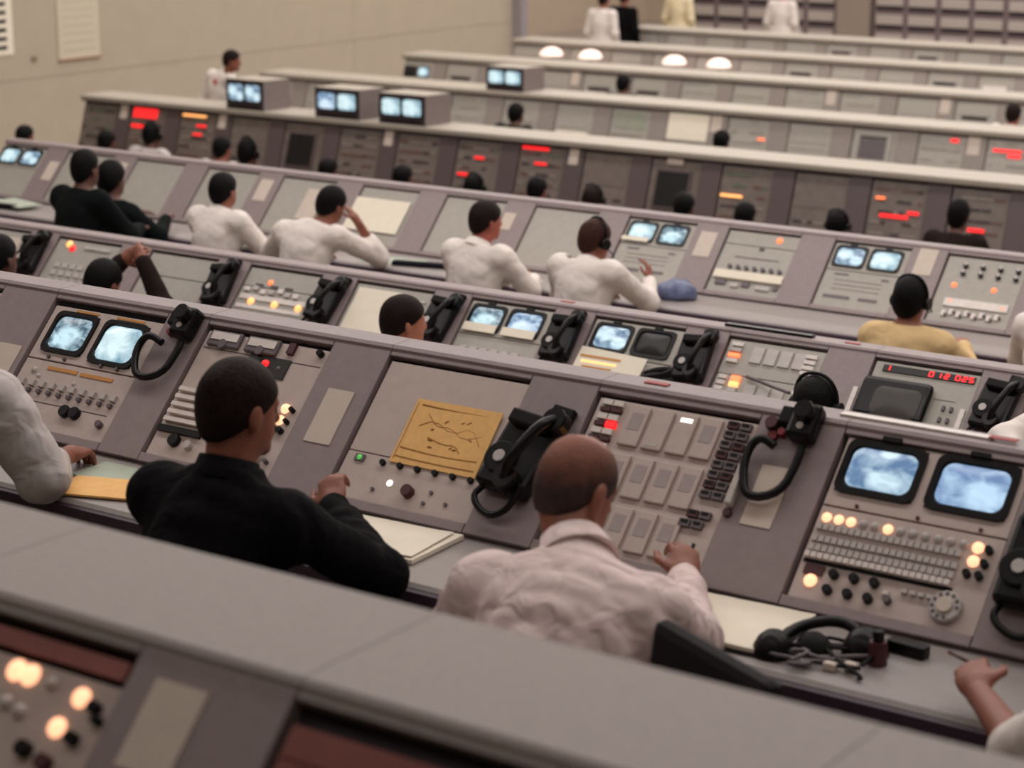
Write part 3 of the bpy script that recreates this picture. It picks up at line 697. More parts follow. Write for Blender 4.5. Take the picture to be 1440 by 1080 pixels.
def far_bay(b, kind, seed):
    L = b.L; b.panel(v0=0.03, v1=L - 0.03)
    if kind == 'strips': strips(b, seed, (LN2, PANEL_L, TRAY), 4, 0.08, L - 0.07)
    elif kind == 'slot': b.box('dark_slot', 0.25, L * 0.52, 0.30, 0.04, DSLOT, d=0.004); b.box('slot_lip', 0.25, L * 0.52 + 0.035, 0.34, 0.02, PANEL_L, d=0.02)
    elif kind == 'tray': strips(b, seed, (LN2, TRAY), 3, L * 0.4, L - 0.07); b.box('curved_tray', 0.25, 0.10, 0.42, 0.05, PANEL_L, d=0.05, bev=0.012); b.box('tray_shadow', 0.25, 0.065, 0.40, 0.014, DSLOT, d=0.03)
    elif kind == 'green': b.box('green_window', 0.25, L * 0.66, 0.40, L * 0.4, PANEL_LG, d=0.004); strips(b, seed, (LN2, TRAY), 2, 0.07, 0.15)
    elif kind == 'screen':
        k = b.box('screen_frame', 0.25, L * 0.5, 0.40, L * 0.75, PANEL_L, d=0.02); b.part('grey_screen', box_me(0.30, L * 0.42, 0.004), 0.25, L * 0.48, b.W0 + 0.02, MGREY, parent=k); b.box('dark_slot', 0.25, L * 0.74, 0.30, 0.03, DSLOT, d=0.024)
    elif kind == 'paper': b.part('white_sheet', box_me(0.50, L * 0.62, 0.003), 0.26, L * 0.62, 0.004, PAPER)
    elif kind == 'white': b.box('white_tray', 0.25, L * 0.45, 0.32, 0.08, WHITEB, d=0.03); b.box('dark_slot', 0.25, L * 0.45 - 0.06, 0.30, 0.02, DSLOT, d=0.02)
    elif kind == 'shelf': b.box('groove', 0.25, 0.17, 0.42, 0.006, LINE, d=0.001); b.box('pale_shelf', 0.25, 0.10, 0.40, 0.06, PAPER, d=0.02)
    elif kind == 'tv': b.crt(0.13, L * 0.62, 0.2, 0.15, None); b.crt(0.345, L * 0.62, 0.2, 0.15, 3)
    else: b.box('groove', 0.25, L * 0.5, 0.42, 0.005, LINE, d=0.001); b.box('groove', 0.25, L * 0.35, 0.42, 0.005, LINE, d=0.001)
K5 = ['strips'] * 6 + ['shelf', 'green', 'paper', 'strips', 'plain', 'screen', 'strips', 'strips', 'strips']
K6 = ['tv', 'slot', 'strips', 'plain', 'slot', 'slot', 'strips', 'tray', 'strips', 'tray', 'plain', 'slot', 'strips', 'strips']
K7 = ['plain'] * 6 + ['slot', 'plain', 'plain', 'slot', 'white', 'plain']
K8 = ['plain'] * 5 + ['slot', 'plain', 'slot', 'plain', 'plain', 'plain']
for rw, ks in ((r5, K5), (r6, K6), (r7, K7), (r8, K8)):
    for i, (b, k) in enumerate(zip(rw, ks)): far_bay(b, k, 100 + i)
for i in (2, 8, 12): r5[i].pbox('name_card', 0.60, 0.36, 0.13, 0.2, CARD)
for i in (3, 8, 10): r6[i].pbox('name_card', 0.60, 0.36, 0.12, 0.18, CARD)
r5[12].box('lamp_strip', 0.39, 0.39, 0.09, 0.035, L_RED); r5[13].box('lamp_strip', 0.22, 0.33, 0.3, 0.028, L_RED); r5[13].box('lamp_strip', 0.30, 0.28, 0.14, 0.028, L_RED); r5[9].box('lamp_strip', 0.43, 0.23, 0.08, 0.02, L_ORG)

# ------------------------------------------------------------------ telephones hung on the pilasters
def on_face(bay, u, v, name, label, cat, group=None, rz=0.0, w=0.001):
    o = empty(name, (0, 0, 0), label, cat, group)
    o.matrix_basis = Matrix.Translation(bay.o.location) @ Matrix.Translation(face_pt(bay.th, u, v, w)) @ Matrix.Rotation(R(bay.th), 4, 'X') @ Matrix.Rotation(rz, 4, 'Z')
    return o
HS_BAR = tube_me('handset_bar', [(0, -0.085, 0.055), (0, -0.05, 0.085), (0, 0.05, 0.085), (0, 0.085, 0.055)], 0.013, BLACK)
def phone(bay, u, v, label, s=1.0, rz=0.0, spot=True, group='black telephones on the pilasters'):
    o = on_face(bay, u, v, 'wall_telephone', label, 'telephone', group, rz)
    o.scale = (s, s, s)
    link('base', box_me(0.14, 0.19, 0.045, 0.012), o, (0, 0, 0), m=BLACK)
    link('cradle', box_me(0.10, 0.035, 0.03, 0.006), o, (0, 0.075, 0.045), m=BLACKM)
    h = link('handset', HS_BAR, o, (0.045, 0.01, 0.015), (0, 0, -0.25))
    for sy in (-0.085, 0.085): link('ear_cup', cyl_me(0.030, 0.035, 16), h, (0, sy, 0.028), m=BLACK)
    d = link('dial', cyl_me(0.040, 0.012, 18), o, (-0.028, -0.025, 0.045), m=BLACKM)
    if spot: link('dial_centre', cyl_me(0.015, 0.004, 14), d, (0, 0, 0.012), m=PALEB)
    link('mount_plate', box_me(0.06, 0.05, 0.02, 0.004), o, (0.035, 0.125, 0), m=BLACKM)
    link('cord', tube_me('cord', [(-0.05, -0.085, 0.02), (-0.06, -0.13, 0.03), (0.0, -0.16, 0.02), (0.05, -0.13, 0.03), (0.06, -0.07, 0.05)], 0.008, BLACK), o)
    return o
def loop_phone(bay, u, v, label, drop=0.2, wid=0.12):
    o = on_face(bay, u, v, 'wall_telephone', label, 'telephone')
    link('cradle', box_me(0.075, 0.10, 0.05, 0.012), o, (0.03, 0.0, 0), m=BLACK)
    link('ear_cup', cyl_me(0.026, 0.03, 16), o, (0.035, 0.015, 0.05), m=BLACK)
    link('cradle_screw', cyl_me(0.010, 0.004, 12), o, (0.03, -0.02, 0.05), m=PALEB)
    link('hook', box_me(0.035, 0.05, 0.03, 0.006), o, (-0.03, 0.015, 0), m=BLACKM)
    link('red_button', cyl_me(0.011, 0.02, 12), o, (-0.03, -0.03, 0), m=REDK)
    a, bq = -0.03 - wid * 0.55, 0.045
    link('cord', tube_me('cord', [(-0.03, -0.075, 0.02), (a + 0.02, -0.06, 0.035), (a - 0.004, -0.09, 0.03), (a, -drop * 0.75, 0.025), (a + wid * 0.35, -drop * 1.1, 0.022), (bq - 0.01, -drop * 0.95, 0.022), (bq, -drop * 0.5, 0.02), (bq - 0.005, -0.06, 0.02)], 0.0115, BLACK, 10), o)
    return o
loop_phone(r1[1], 0.575, 0.455, 'black handset cradle with looped cord beside the two small televisions', 0.19, 0.13)
loop_phone(r1[4], 0.60, 0.475, 'black handset cradle with looped cord above a taped paper', 0.21, 0.105)
phone(r1[3], 0.585, 0.235, 'large black telephone beside the yellow chart', 1.18, -0.12)
phone(r1[5], 0.60, 0.22, 'black telephone at the right picture edge, beside large televisions', 1.2, 0.0)
for i, lb in ((0, 'black telephone below the dark figures at far left'), (2, 'black telephone right of the blank two-part panel'), (3, 'black telephone right of the three glowing lamps'), (4, 'black telephone behind the brown-haired head'),
              (5, 'black telephone right of the blue televisions with white slips'), (6, 'black telephone right of the dark television'), (8, 'black telephone right of the red numeral display')):
    phone(r2[i], 0.605, 0.312, lb, 1.12, random.Random(i).uniform(-0.15, 0.15), group='black telephones of the third row')
o = on_face(r2[6], 0.50, 0.20, 'cable_bundle', 'black bundled cable below the telephone by the dark television', 'cable')
link('strand', tube_me('strand', [(-0.12, -0.02, 0.01), (-0.05, 0.0, 0.03), (0.0, 0.02, 0.02), (0.06, 0.06, 0.03)], 0.02, BLACK), o)
link('strand', tube_me('strand', [(-0.1, 0.01, 0.02), (-0.03, 0.03, 0.04), (0.03, 0.05, 0.02), (0.08, 0.02, 0.02)], 0.015, BLACKM), o)
o = on_face(r2[7], 0.27, 0.25, 'headset_cable', 'grey cable running from the lit keys to the black-haired head', 'cable')
link('strand', tube_me('strand', [(-0.10, 0.03, 0.01), (0.0, 0.0, 0.04), (0.08, -0.03, 0.07), (0.2, -0.08, 0.14)], 0.008, MGREY), o)

# ------------------------------------------------------------------ papers and small things on the panels and worktops
def board(bay, u0, u1, v0, v1, m, name, label, cat, w=0.004, group=None):
    o = on_face(bay, (u0 + u1) / 2, (v0 + v1) / 2, name, label, cat, group, w=-0.008)
    return o
ch = on_face(r1[3], 0.308, 0.262, 'yellow_chart', 'yellow chart with line drawing taped to the grey panel', 'chart', w=-0.006)
W_, H_ = 0.292, 0.203
link('sheet', sheet_me('sheet', [(-W_ / 2, -H_ / 2, 0.0), (W_ / 2, -H_ / 2, 0.0), (W_ / 2, H_ / 2, 0.004), (-W_ / 2, H_ / 2, 0.0)], 0.002, 0.003, YELLOW, 10, 5), ch)
rnd = random.Random(3)
def ink(pts, r_=0.0012, nm='drawn_line'):
    link(nm, tube_me('ink', [(x * W_, y * H_, 0.0048) for x, y in pts], r_ * 0.75, INK, 5, 1), ch)
ink([(-0.42, 0.42), (-0.1, 0.40), (0.2, 0.405), (0.44, 0.40)], 0.0022); ink([(-0.45, -0.26), (0.0, -0.30), (0.45, -0.27)], 0.0014)
ink([(-0.3, 0.3), (-0.15, 0.12), (0.0, 0.15), (0.2, 0.0), (0.38, 0.1)]); ink([(-0.35, 0.1), (-0.2, 0.22), (0.05, 0.05), (0.25, 0.2), (0.4, -0.05)])
ink([(-0.46, -0.40), (0.0, -0.42), (0.46, -0.41)], 0.0014); ink([(-0.47, -0.45), (-0.47, 0.45)], 0.001); ink([(-0.2, -0.05), (0.0, -0.12), (0.15, -0.1), (0.22, -0.2)], 0.0016)
for _ in range(9):
    x, y = rnd.uniform(-0.38, 0.38), rnd.uniform(-0.2, 0.3); ink([(x, y), (x + rnd.uniform(0.02, 0.05), y + rnd.uniform(-0.05, 0.05))], 0.0028, 'drawn_mark')
DZ1 = 1.53 + 0.741
def paper(name, pts, z, m, label, cat='paper', t=0.003, curl=0.0, parts=None):
    o = link(name, sheet_me(name, [(x, y, z) for x, y in pts], t, curl, m), None)
    return tag(o, label, cat)
def quad(cx, cy, w, h, a):
    c, s = math.cos(a), math.sin(a)
    return [(cx + x * c - y * s, cy + x * s + y * c) for x, y in ((-w / 2, -h / 2), (w / 2, -h / 2), (w / 2, h / 2), (-w / 2, h / 2))]
paper('manila_folder', quad(-4.25, 4.09, 0.30, 0.17, 0.35), DZ1 + 0.004, YELLOW, 'yellow manila folder on worktop left of the black suit', 'folder', 0.006)
paper('paper_sheet', quad(-4.30, 4.21, 0.34, 0.15, 0.0), DZ1, PAPERG, 'pale sheet under the yellow folder on the worktop')
paper('paper_sheet', quad(-3.40, 4.18, 0.46, 0.24, 0.05), DZ1, PAPER, 'white paper under the hand of the man in black suit', t=0.012, curl=0.004)
paper('paper_sheet', quad(-3.40, 4.165, 0.43, 0.22, 0.12), DZ1 + 0.016, PAPER, 'topmost white sheet under the black-suited man\'s hand', t=0.002, curl=0.004)
nb = empty('notebook', (-2.34, 4.145, DZ1), 'open white notebook under the right hand of balding man', 'notebook')
link('cover', sheet_me('cover', [(-0.27, -0.14, 0), (0.22, -0.14, 0), (0.22, 0.16, 0), (-0.27, 0.16, 0)], 0.003, 0.0, BLACKM), nb, rot=(0, 0, 0.05))
link('left_page', sheet_me('page', [(-0.26, -0.13, 0.004), (-0.02, -0.13, 0.004), (-0.02, 0.15, 0.004), (-0.26, 0.15, 0.004)], 0.010, 0.006, PAPER), nb, rot=(0, 0, 0.05))
link('right_page', sheet_me('page', [(-0.02, -0.13, 0.004), (0.21, -0.13, 0.004), (0.21, 0.15, 0.004), (-0.02, 0.15, 0.004)], 0.010, 0.006, PAPER), nb, rot=(0, 0, 0.05))
hs = empty('headset', (-2.02, 4.12, DZ1), 'tangled black headset with wires on the right worktop', 'headset')
link('head_band', tube_me('head_band', [(-0.10, -0.06, 0.02), (-0.08, 0.02, 0.05), (0.0, 0.09, 0.06), (0.08, 0.06, 0.03)], 0.014, BLACK), hs)
link('ear_cup', dome_me(0.05, 0.06, 16), hs, (-0.10, -0.06, 0.0), m=BLACK); link('ear_cup', dome_me(0.055, 0.065, 16), hs, (0.07, 0.06, 0.0), m=BLACK); link('ear_cup', dome_me(0.045, 0.05, 16), hs, (-0.03, 0.0, 0.0), m=BLACKM)
for k in range(4):
    rk = random.Random(k + 20); pts = [(rk.uniform(-0.12, 0.14), rk.uniform(-0.13, 0.08), 0.006 + 0.02 * rk.random()) for _ in range(7)]
    link('wire', tube_me('wire', pts, 0.0045, (BLACKM, MGREY)[k % 2]), hs)
link('plug', box_me(0.03, 0.02, 0.02, 0.004), hs, (0.09, -0.05, 0.0), m=CARD); link('plug', box_me(0.03, 0.02, 0.02, 0.004), hs, (0.05, -0.075, 0.0), m=CARD)
mk = empty('marker_bottle', (-1.90, 4.14, DZ1), 'small dark bottle standing on the worktop near the headset', 'bottle')
link('body', cyl_me(0.022, 0.055), mk, m=DKRED); link('cap', cyl_me(0.013, 0.025), mk, (0, 0, 0.055), m=BLACK)
bx_ = link('stapler', box_me(0.10, 0.035, 0.03, 0.006), None, (-1.87, 4.235, DZ1), (0, 0, -0.1), m=BLACK); tag(bx_, 'small black box at the back of the right worktop', 'box')
ru = link('ruler', box_me(0.40, 0.028, 0.005), None, (-2.09, 4.715, 2.6635), m=WHITEB); tag(ru, 'white ruler lying on the ledge above the large televisions', 'ruler')
ru = link('ruler', box_me(0.44, 0.035, 0.012, 0.002), None, (-4.39, 8.27, 0.795 + 1.133), m=BLACK); tag(ru, 'black ruler lying on the third row ledge', 'ruler')
TAGR = mat('red_tape', (170, 84, 80), 0.7)
for k, (x, y, z, lb) in enumerate(((-2.83 + 0.0, 4.71, 2.6635, 'red tape tag on ledge above the matrix keys'), (-1.86, 4.71, 2.669, 'red tape tag beside the white ruler on ledge'), (-5.47, 8.27, 0.795 + 1.133, 'red tape tag on the third row ledge left of black ruler'), (-3.98, 8.27, 0.795 + 1.133, 'red tape tag on third row ledge by the tan shirt'))):
    t_ = link('tape_tag', box_me(0.07, 0.022, 0.003), None, (x, y, z), m=TAGR); tag(t_, lb, 'tag', 'red tags on the ledges')
DZ3 = 0.655 + 0.741
paper('paper_sheet', quad(-8.45, 10.72, 0.40, 0.22, 0.15), DZ3, PAPERG, 'greenish printout on fourth row worktop beside leaning man')
bk = link('binder', box_me(0.42, 0.06, 0.03, 0.006), None, (-8.18, 10.68, DZ3), (0, 0, 0.25), m=C_DARK2); tag(bk, 'dark binder lying beside the greenish printout', 'binder')
paper('paper_sheet', quad(-7.62, 10.82, 0.26, 0.18, 0.3), DZ3, YELLOW, 'small yellow sheet before third white shirt from left')
paper('paper_sheet', quad(-7.42, 10.68, 0.24, 0.18, -0.2), DZ3, PAPER, 'white sheet under the hand of the middle white shirt')
paper('paper_sheet', quad(-6.62, 10.82, 0.26, 0.20, 0.1), DZ3, PAPER, 'white sheet by the telephone man in white shirt')
paper('paper_sheet', quad(-12.35, 10.72, 0.5, 0.25, 0.2), DZ3, PAPER, 'white papers at the left end of fourth row worktop', t=0.02)
paper('manila_folder', quad(-12.05, 10.76, 0.4, 0.2, -0.2), DZ3 + 0.024, PAPERG, 'pale folder on the papers at far left worktop', 'folder', 0.01)
bk = link('binder', box_me(0.5, 0.05, 0.04, 0.006), None, (-12.2, 10.64, DZ3), (0, 0, 0.1), m=BLACK); tag(bk, 'black binder at the left end of fourth row worktop', 'binder')
bm = bmesh.new(); bmesh.ops.create_icosphere(bm, subdivisions=3, radius=1)
rk = random.Random(5)
for v in bm.verts:
    n_ = 1 + 0.12 * math.sin(7 * v.co.x + 3) * math.cos(6 * v.co.y) + rk.uniform(-0.04, 0.04)
    v.co = Vector((v.co.x * 0.135 * n_, v.co.y * 0.10 * n_, max(-0.3, v.co.z) * 0.085 * n_ + 0.0255))
bg = link('plastic_bag', bmesh_to('bag', bm, BLUEBAG, True), None, (-6.36, 10.79, DZ3 + 0.004)); tag(bg, 'crumpled blue plastic bag on the fourth row worktop', 'bag')

# ------------------------------------------------------------------ television cabinets on the row tops
def tv_cabinet(x, y, z, w, h, d, s1, s2, label):
    o = empty('television_cabinet', (x + w / 2, y, z), label, 'television', 'television cabinets on the console tops')
    GREYC = mat('cabinet_grey', (126, 114, 112), 0.5); FR = mat('cabinet_front', (62, 50, 54), 0.5)
    link('case', prism_me('case', [(0.0, 0.0), (d, 0.0), (d, h - 0.01), (0.0, h)], -w / 2, w / 2, GREYC), o)
    link('front_panel', box_me(w - 0.01, h - 0.012, 0.006), o, (0, -0.0005, h / 2), (R(90), 0, 0), m=FR)
    for k, (sx, s) in enumerate(((-1, s1), (1, s2))):
        be = link('bezel', bezel_me(w * 0.44, h * 0.62, 0.02), o, (sx * w * 0.225, -0.007, h * 0.58), (R(90), 0, 0), m=BLACK)
        link('screen', tube_screen_me(w * 0.40, h * 0.55), o, (sx * w * 0.225, -0.010, h * 0.58), (R(90), 0, 0), m=SCR[s])
    link('top_panel', box_me(w - 0.01, d - 0.01, 0.004), o, (0, d / 2, h - 0.004), (R(-1.3), 0, 0), m=LEDGE)
    link('vent', box_me(w * 0.8, 0.02, 0.003), o, (0, -0.007, h * 0.12), (R(90), 0, 0), m=BLACKM)
tv_cabinet(-14.80, 16.08, 1.40, 0.50, 0.30, 0.40, 4, 4, 'leftmost twin television cabinet, beside the standing man')
tv_cabinet(-13.63, 16.08, 1.40, 0.56, 0.29, 0.40, 5, 3, 'middle twin television cabinet on the fifth row top')
tv_cabinet(-12.83, 16.08, 1.40, 0.56, 0.29, 0.40, 3, 3, 'right twin television cabinet on the fifth row top')
tv_cabinet(-14.36, 19.98, 1.25, 0.52, 0.27, 0.42, 3, 3, 'twin television cabinet alone on the sixth row top')

# ------------------------------------------------------------------ lit lamps on the eighth row
def desk_lamp(x, y, label):
    o = empty('desk_lamp', (x, y, 0.741), label, 'lamp', 'lit dome lamps of the eighth row')
    link('base', cyl_me(0.07, 0.02, 16), o, m=MGREY); link('stem', cyl_me(0.012, 0.30, 8), o, (0, 0, 0.02), m=MGREY)
    link('shade', dome_me(0.17, 0.12, 18), o, (0, 0, 0.27), m=L_DOM); link('bulb', dome_me(0.04, 0.05), o, (0, 0, 0.29), m=L_WHT)
for k, (x, lb) in enumerate(((-17.33, 'leftmost'), (-16.66, 'second from left'), (-15.27, 'third from left'), (-14.56, 'rightmost'))):
    desk_lamp(x, 25.72, 'glowing white dome lamp, %s of four on the eighth row' % lb)

# ------------------------------------------------------------------ far racks, column, wall charts
def rack(x, y, label):
    o = empty('equipment_rack', (x, y, 0), label, 'rack', 'grey racks at the back of the hall')
    link('cabinet', box_me(0.595, 0.7, 2.1), o, (0.3, 0.35, 0), m=RACKM)
    for k in range(6):
        z = 0.30 + k * 0.32
        link('drawer', box_me(0.50, 0.17, 0.035, 0.012), o, (0.3, 0.0, z + 0.085), (R(90), 0, 0), m=RACKL)
        link('dark_gap', box_me(0.50, 0.07, 0.006), o, (0.3, 0.0, z - 0.04), (R(90), 0, 0), m=GAP_SHADE)
for k in range(5): rack(-19.92 + 0.6 * k, 34.0, 'grey equipment rack left of the taupe pillar, %s of five' % (ORD[k] if k == 0 else ORD[k] + ' from left'))
for k in range(7): rack(-16.22 + 0.6 * k, 34.0, 'grey equipment rack right of the taupe pillar, %s' % (ORD[k] if k == 0 else ORD[k] + ' from the left'))
struct('pillar', slab(-16.88, -16.27, 33.9, 34.6, 0, CEIL - 0.01, mat('pillar_taupe', (150, 136, 124), 0.8)), label='taupe pillar between the two banks of racks', cat='pillar')
struct('pillar', slab(-20.35, -19.82, 28.55, 28.72, 0, CEIL - 0.01, mat('lilac_grey', (150, 142, 146), 0.7)), label='pale grey pillar at the end of the side wall', cat='pillar')
cp = empty('wall_chart', (-19.994, 19.04, 1.36), 'large pale chart hanging on the beige wall', 'chart')
link('sheet', box_me(0.70, 1.0, 0.006), cp, (0, 0, 0.5), (R(90), 0, R(90)), m=mat('chart_paper', (206, 194, 174), 0.8, var=0.03)); link('bottom_batten', box_me(0.72, 0.02, 0.02), cp, (0, 0, 0.0), (R(90), 0, R(90)), m=mat('wood_batten', (150, 108, 80), 0.6))
for k in range(9): link('ruled_line', box_me(0.55, 0.008, 0.002), cp, (0.007, 0, 0.12 + k * 0.1), (R(90), 0, R(90)), m=mat('chart_line', (180, 166, 148), 0.8))
bd = empty('notice_board', (-19.994, 17.68, 1.50), 'white notice board with black marks at the left edge', 'board')
link('sheet', box_me(0.55, 0.9, 0.006), bd, (0, 0, 0.45), (R(90), 0, R(90)), m=PAPER)
for k in range(8): link('black_mark', box_me(0.30, 0.045, 0.003), bd, (0.007, 0.02, 0.09 + k * 0.105), (R(90), 0, R(90)), m=BLACKM)
lt = link('wall_outlet', box_me(0.08, 0.06, 0.02, 0.004), None, (-19.999, 18.28, 1.42), (R(90), 0, R(90)), m=mat('outlet_brown', (140, 120, 100), 0.6)); tag(lt, 'small brown outlet on the wall between the charts', 'outlet')

# ------------------------------------------------------------------ people: smooth distance fields turned into one surface each
def v3(p): return np.array(p, dtype=np.float32)
def rot_m(yaw=0, pitch=0, roll=0):
    return np.array((Matrix.Rotation(R(yaw), 3, 'Z') @ Matrix.Rotation(R(pitch), 3, 'X') @ Matrix.Rotation(R(roll), 3, 'Y')), dtype=np.float32)
def CAP(a, b, ra, rb, k=0.03): return ('c', v3(a), v3(b), ra, rb, k)
def ELL(c, r, M=None, k=0.03): return ('e', v3(c), v3(r), M if M is not None else np.eye(3, dtype=np.float32), 0, k)
def bounds(p):
    if p[0] == 'c':
        r = max(p[3], p[4]); return np.minimum(p[1], p[2]) - r, np.maximum(p[1], p[2]) + r
    r = float(p[2].max()); return p[1] - r, p[1] + r
def field(prims, h, off=0.0, wr=None, pad=0.05, cut=None):
    lo = np.min([bounds(p)[0] for p in prims], axis=0) - pad; hi = np.max([bounds(p)[1] for p in prims], axis=0) + pad
    n = np.ceil((hi - lo) / h).astype(int) + 1
    ax = [lo[i] + h * np.arange(n[i], dtype=np.float32) for i in range(3)]
    F = np.full(tuple(n), 0.25, dtype=np.float32)
    for p in prims:
        bl, bh = bounds(p); k = p[5]; mg = 2 * k + 0.05 + off
        i0 = np.maximum(((bl - mg - lo) / h).astype(int), 0); i1 = np.minimum(((bh + mg - lo) / h).astype(int) + 2, n)
        X = ax[0][i0[0]:i1[0], None, None]; Y = ax[1][None, i0[1]:i1[1], None]; Z = ax[2][None, None, i0[2]:i1[2]]
        if p[0] == 'c':
            a, b_ = p[1], p[2]; ba = b_ - a; L2 = float(ba @ ba) + 1e-9
            t = np.clip(((X - a[0]) * ba[0] + (Y - a[1]) * ba[1] + (Z - a[2]) * ba[2]) / L2, 0, 1)
            d = np.sqrt((X - a[0] - t * ba[0]) ** 2 + (Y - a[1] - t * ba[1]) ** 2 + (Z - a[2] - t * ba[2]) ** 2) - (p[3] + (p[4] - p[3]) * t)
        else:
            c, r, M = p[1], p[2], p[3]
            q = [(X - c[0]) * M[0, i] + (Y - c[1]) * M[1, i] + (Z - c[2]) * M[2, i] for i in range(3)]
            k0 = np.sqrt((q[0] / r[0]) ** 2 + (q[1] / r[1]) ** 2 + (q[2] / r[2]) ** 2) + 1e-6
            k1 = np.sqrt((q[0] / r[0] ** 2) ** 2 + (q[1] / r[1] ** 2) ** 2 + (q[2] / r[2] ** 2) ** 2) + 1e-6
            d = k0 * (k0 - 1.0) / k1
        S = F[i0[0]:i1[0], i0[1]:i1[1], i0[2]:i1[2]]
        hh = np.maximum(k - np.abs(S - d), 0) / k
        S[...] = np.minimum(S, d) - hh * hh * k * 0.25
    F -= off
    X = ax[0][:, None, None]; Y = ax[1][None, :, None]; Z = ax[2][None, None, :]
    if wr:
        amp, sd = wr; g = np.random.RandomState(sd)
        for _ in range(5):
            kx = g.normal(size=3); kx = kx / np.linalg.norm(kx) * g.uniform(35, 85); ph = g.uniform(0, 6.28, 2); k2 = g.normal(size=3) * 9
            wv = 1.6 * np.sin(k2[0] * X + k2[1] * Y + k2[2] * Z + ph[1])
            F += amp * ((0.5 - np.abs(np.sin(0.5 * (kx[0] * X + kx[1] * Y + kx[2] * Z) + ph[0] + wv))) * (0.5 + 0.5 * np.cos(k2[1] * X + k2[2] * Y + k2[0] * Z + ph[1]))).astype(np.float32)
    if cut is not None: F = np.maximum(F, cut(X, Y, Z).astype(np.float32))
    F[0] = F[-1] = 0.1; F[:, 0] = F[:, -1] = 0.1; F[:, :, 0] = F[:, :, -1] = 0.1
    return F, lo, h
def surface(F, lo, h):
    """naive surface nets"""
    I = F < 0
    c = [(i, j, k) for i in (0, 1) for j in (0, 1) for k in (0, 1)]
    sl = lambda A, o: A[o[0]:A.shape[0] - 1 + o[0], o[1]:A.shape[1] - 1 + o[1], o[2]:A.shape[2] - 1 + o[2]]
    cnt = np.zeros(tuple(s - 1 for s in F.shape), dtype=np.int8)
    for o in c: cnt += sl(I, o)
    act = (cnt > 0) & (cnt < 8)
    idx = np.full(act.shape, -1, dtype=np.int64); ijk = np.argwhere(act); idx[act] = np.arange(len(ijk))
    val = {o: sl(F, o)[act] for o in c}
    acc = np.zeros((len(ijk), 3)); num = np.zeros(len(ijk))
    for o in c:
        for ax in range(3):
            if o[ax] == 0:
                q = list(o); q[ax] = 1; q = tuple(q); a, b_ = val[o], val[q]
                m = (a < 0) != (b_ < 0); t = np.where(m, a / np.where(m, a - b_, 1), 0)
                P = np.zeros((len(ijk), 3)); P[:] = o; P[:, ax] = t
                acc += P * m[:, None]; num += m
    V = lo + h * (ijk + acc / num[:, None])
    faces = []
    for ax in range(3):
        b1, b2 = (ax + 1) % 3, (ax + 2) % 3
        A = np.moveaxis(I, ax, 0); s = A[:-1] != A[1:]; s = np.moveaxis(s, 0, ax); first = np.moveaxis(A[:-1], 0, ax)
        e = np.argwhere(s); fl = first[s]
        ok = (e[:, b1] > 0) & (e[:, b2] > 0) & (e[:, b1] < F.shape[b1] - 1) & (e[:, b2] < F.shape[b2] - 1)
        e = e[ok]; fl = fl[ok]
        def cell(d1, d2):
            q = e.copy(); q[:, b1] -= d1; q[:, b2] -= d2; return idx[q[:, 0], q[:, 1], q[:, 2]]
        Q = np.stack([cell(1, 1), cell(0, 1), cell(0, 0), cell(1, 0)], 1)
        Q[~fl] = Q[~fl][:, ::-1]
        faces.append(Q)
    Q = np.concatenate(faces); Q = Q[(Q >= 0).all(1)]
    return V, Q
def field_mesh(key, parts, m, smooth=2):
    Vs, Qs, n0 = [], [], 0
    for F, lo, h in parts:
        V, Q = surface(F, lo, h)
        for _ in range(smooth):                    # light relaxation
            e = np.concatenate([Q[:, [0, 1]], Q[:, [1, 2]], Q[:, [2, 3]], Q[:, [3, 0]]]); e = np.concatenate([e, e[:, ::-1]])
            s = np.zeros_like(V); c_ = np.zeros(len(V)); np.add.at(s, e[:, 0], V[e[:, 1]]); np.add.at(c_, e[:, 0], 1)
            V = 0.5 * V + 0.5 * s / np.maximum(c_, 1)[:, None]
        Vs.append(V); Qs.append(Q + n0); n0 += len(V)
    V = np.concatenate(Vs); Q = np.concatenate(Qs)
    me = bpy.data.meshes.new(key); me.vertices.add(len(V)); me.vertices.foreach_set('co', V.astype(np.float32).ravel())
    me.loops.add(Q.size); me.loops.foreach_set('vertex_index', Q.astype(np.int32).ravel())
    me.polygons.add(len(Q)); me.polygons.foreach_set('loop_start', np.arange(0, Q.size, 4, dtype=np.int32)); me.polygons.foreach_set('loop_total', np.full(len(Q), 4, dtype=np.int32))
    me.polygons.foreach_set('use_smooth', np.ones(len(Q), dtype=bool)); me.update(); me.validate()
    me.materials.append(m)
    return me
def unit(v): v = np.array(v, dtype=np.float32); return v / np.linalg.norm(v)
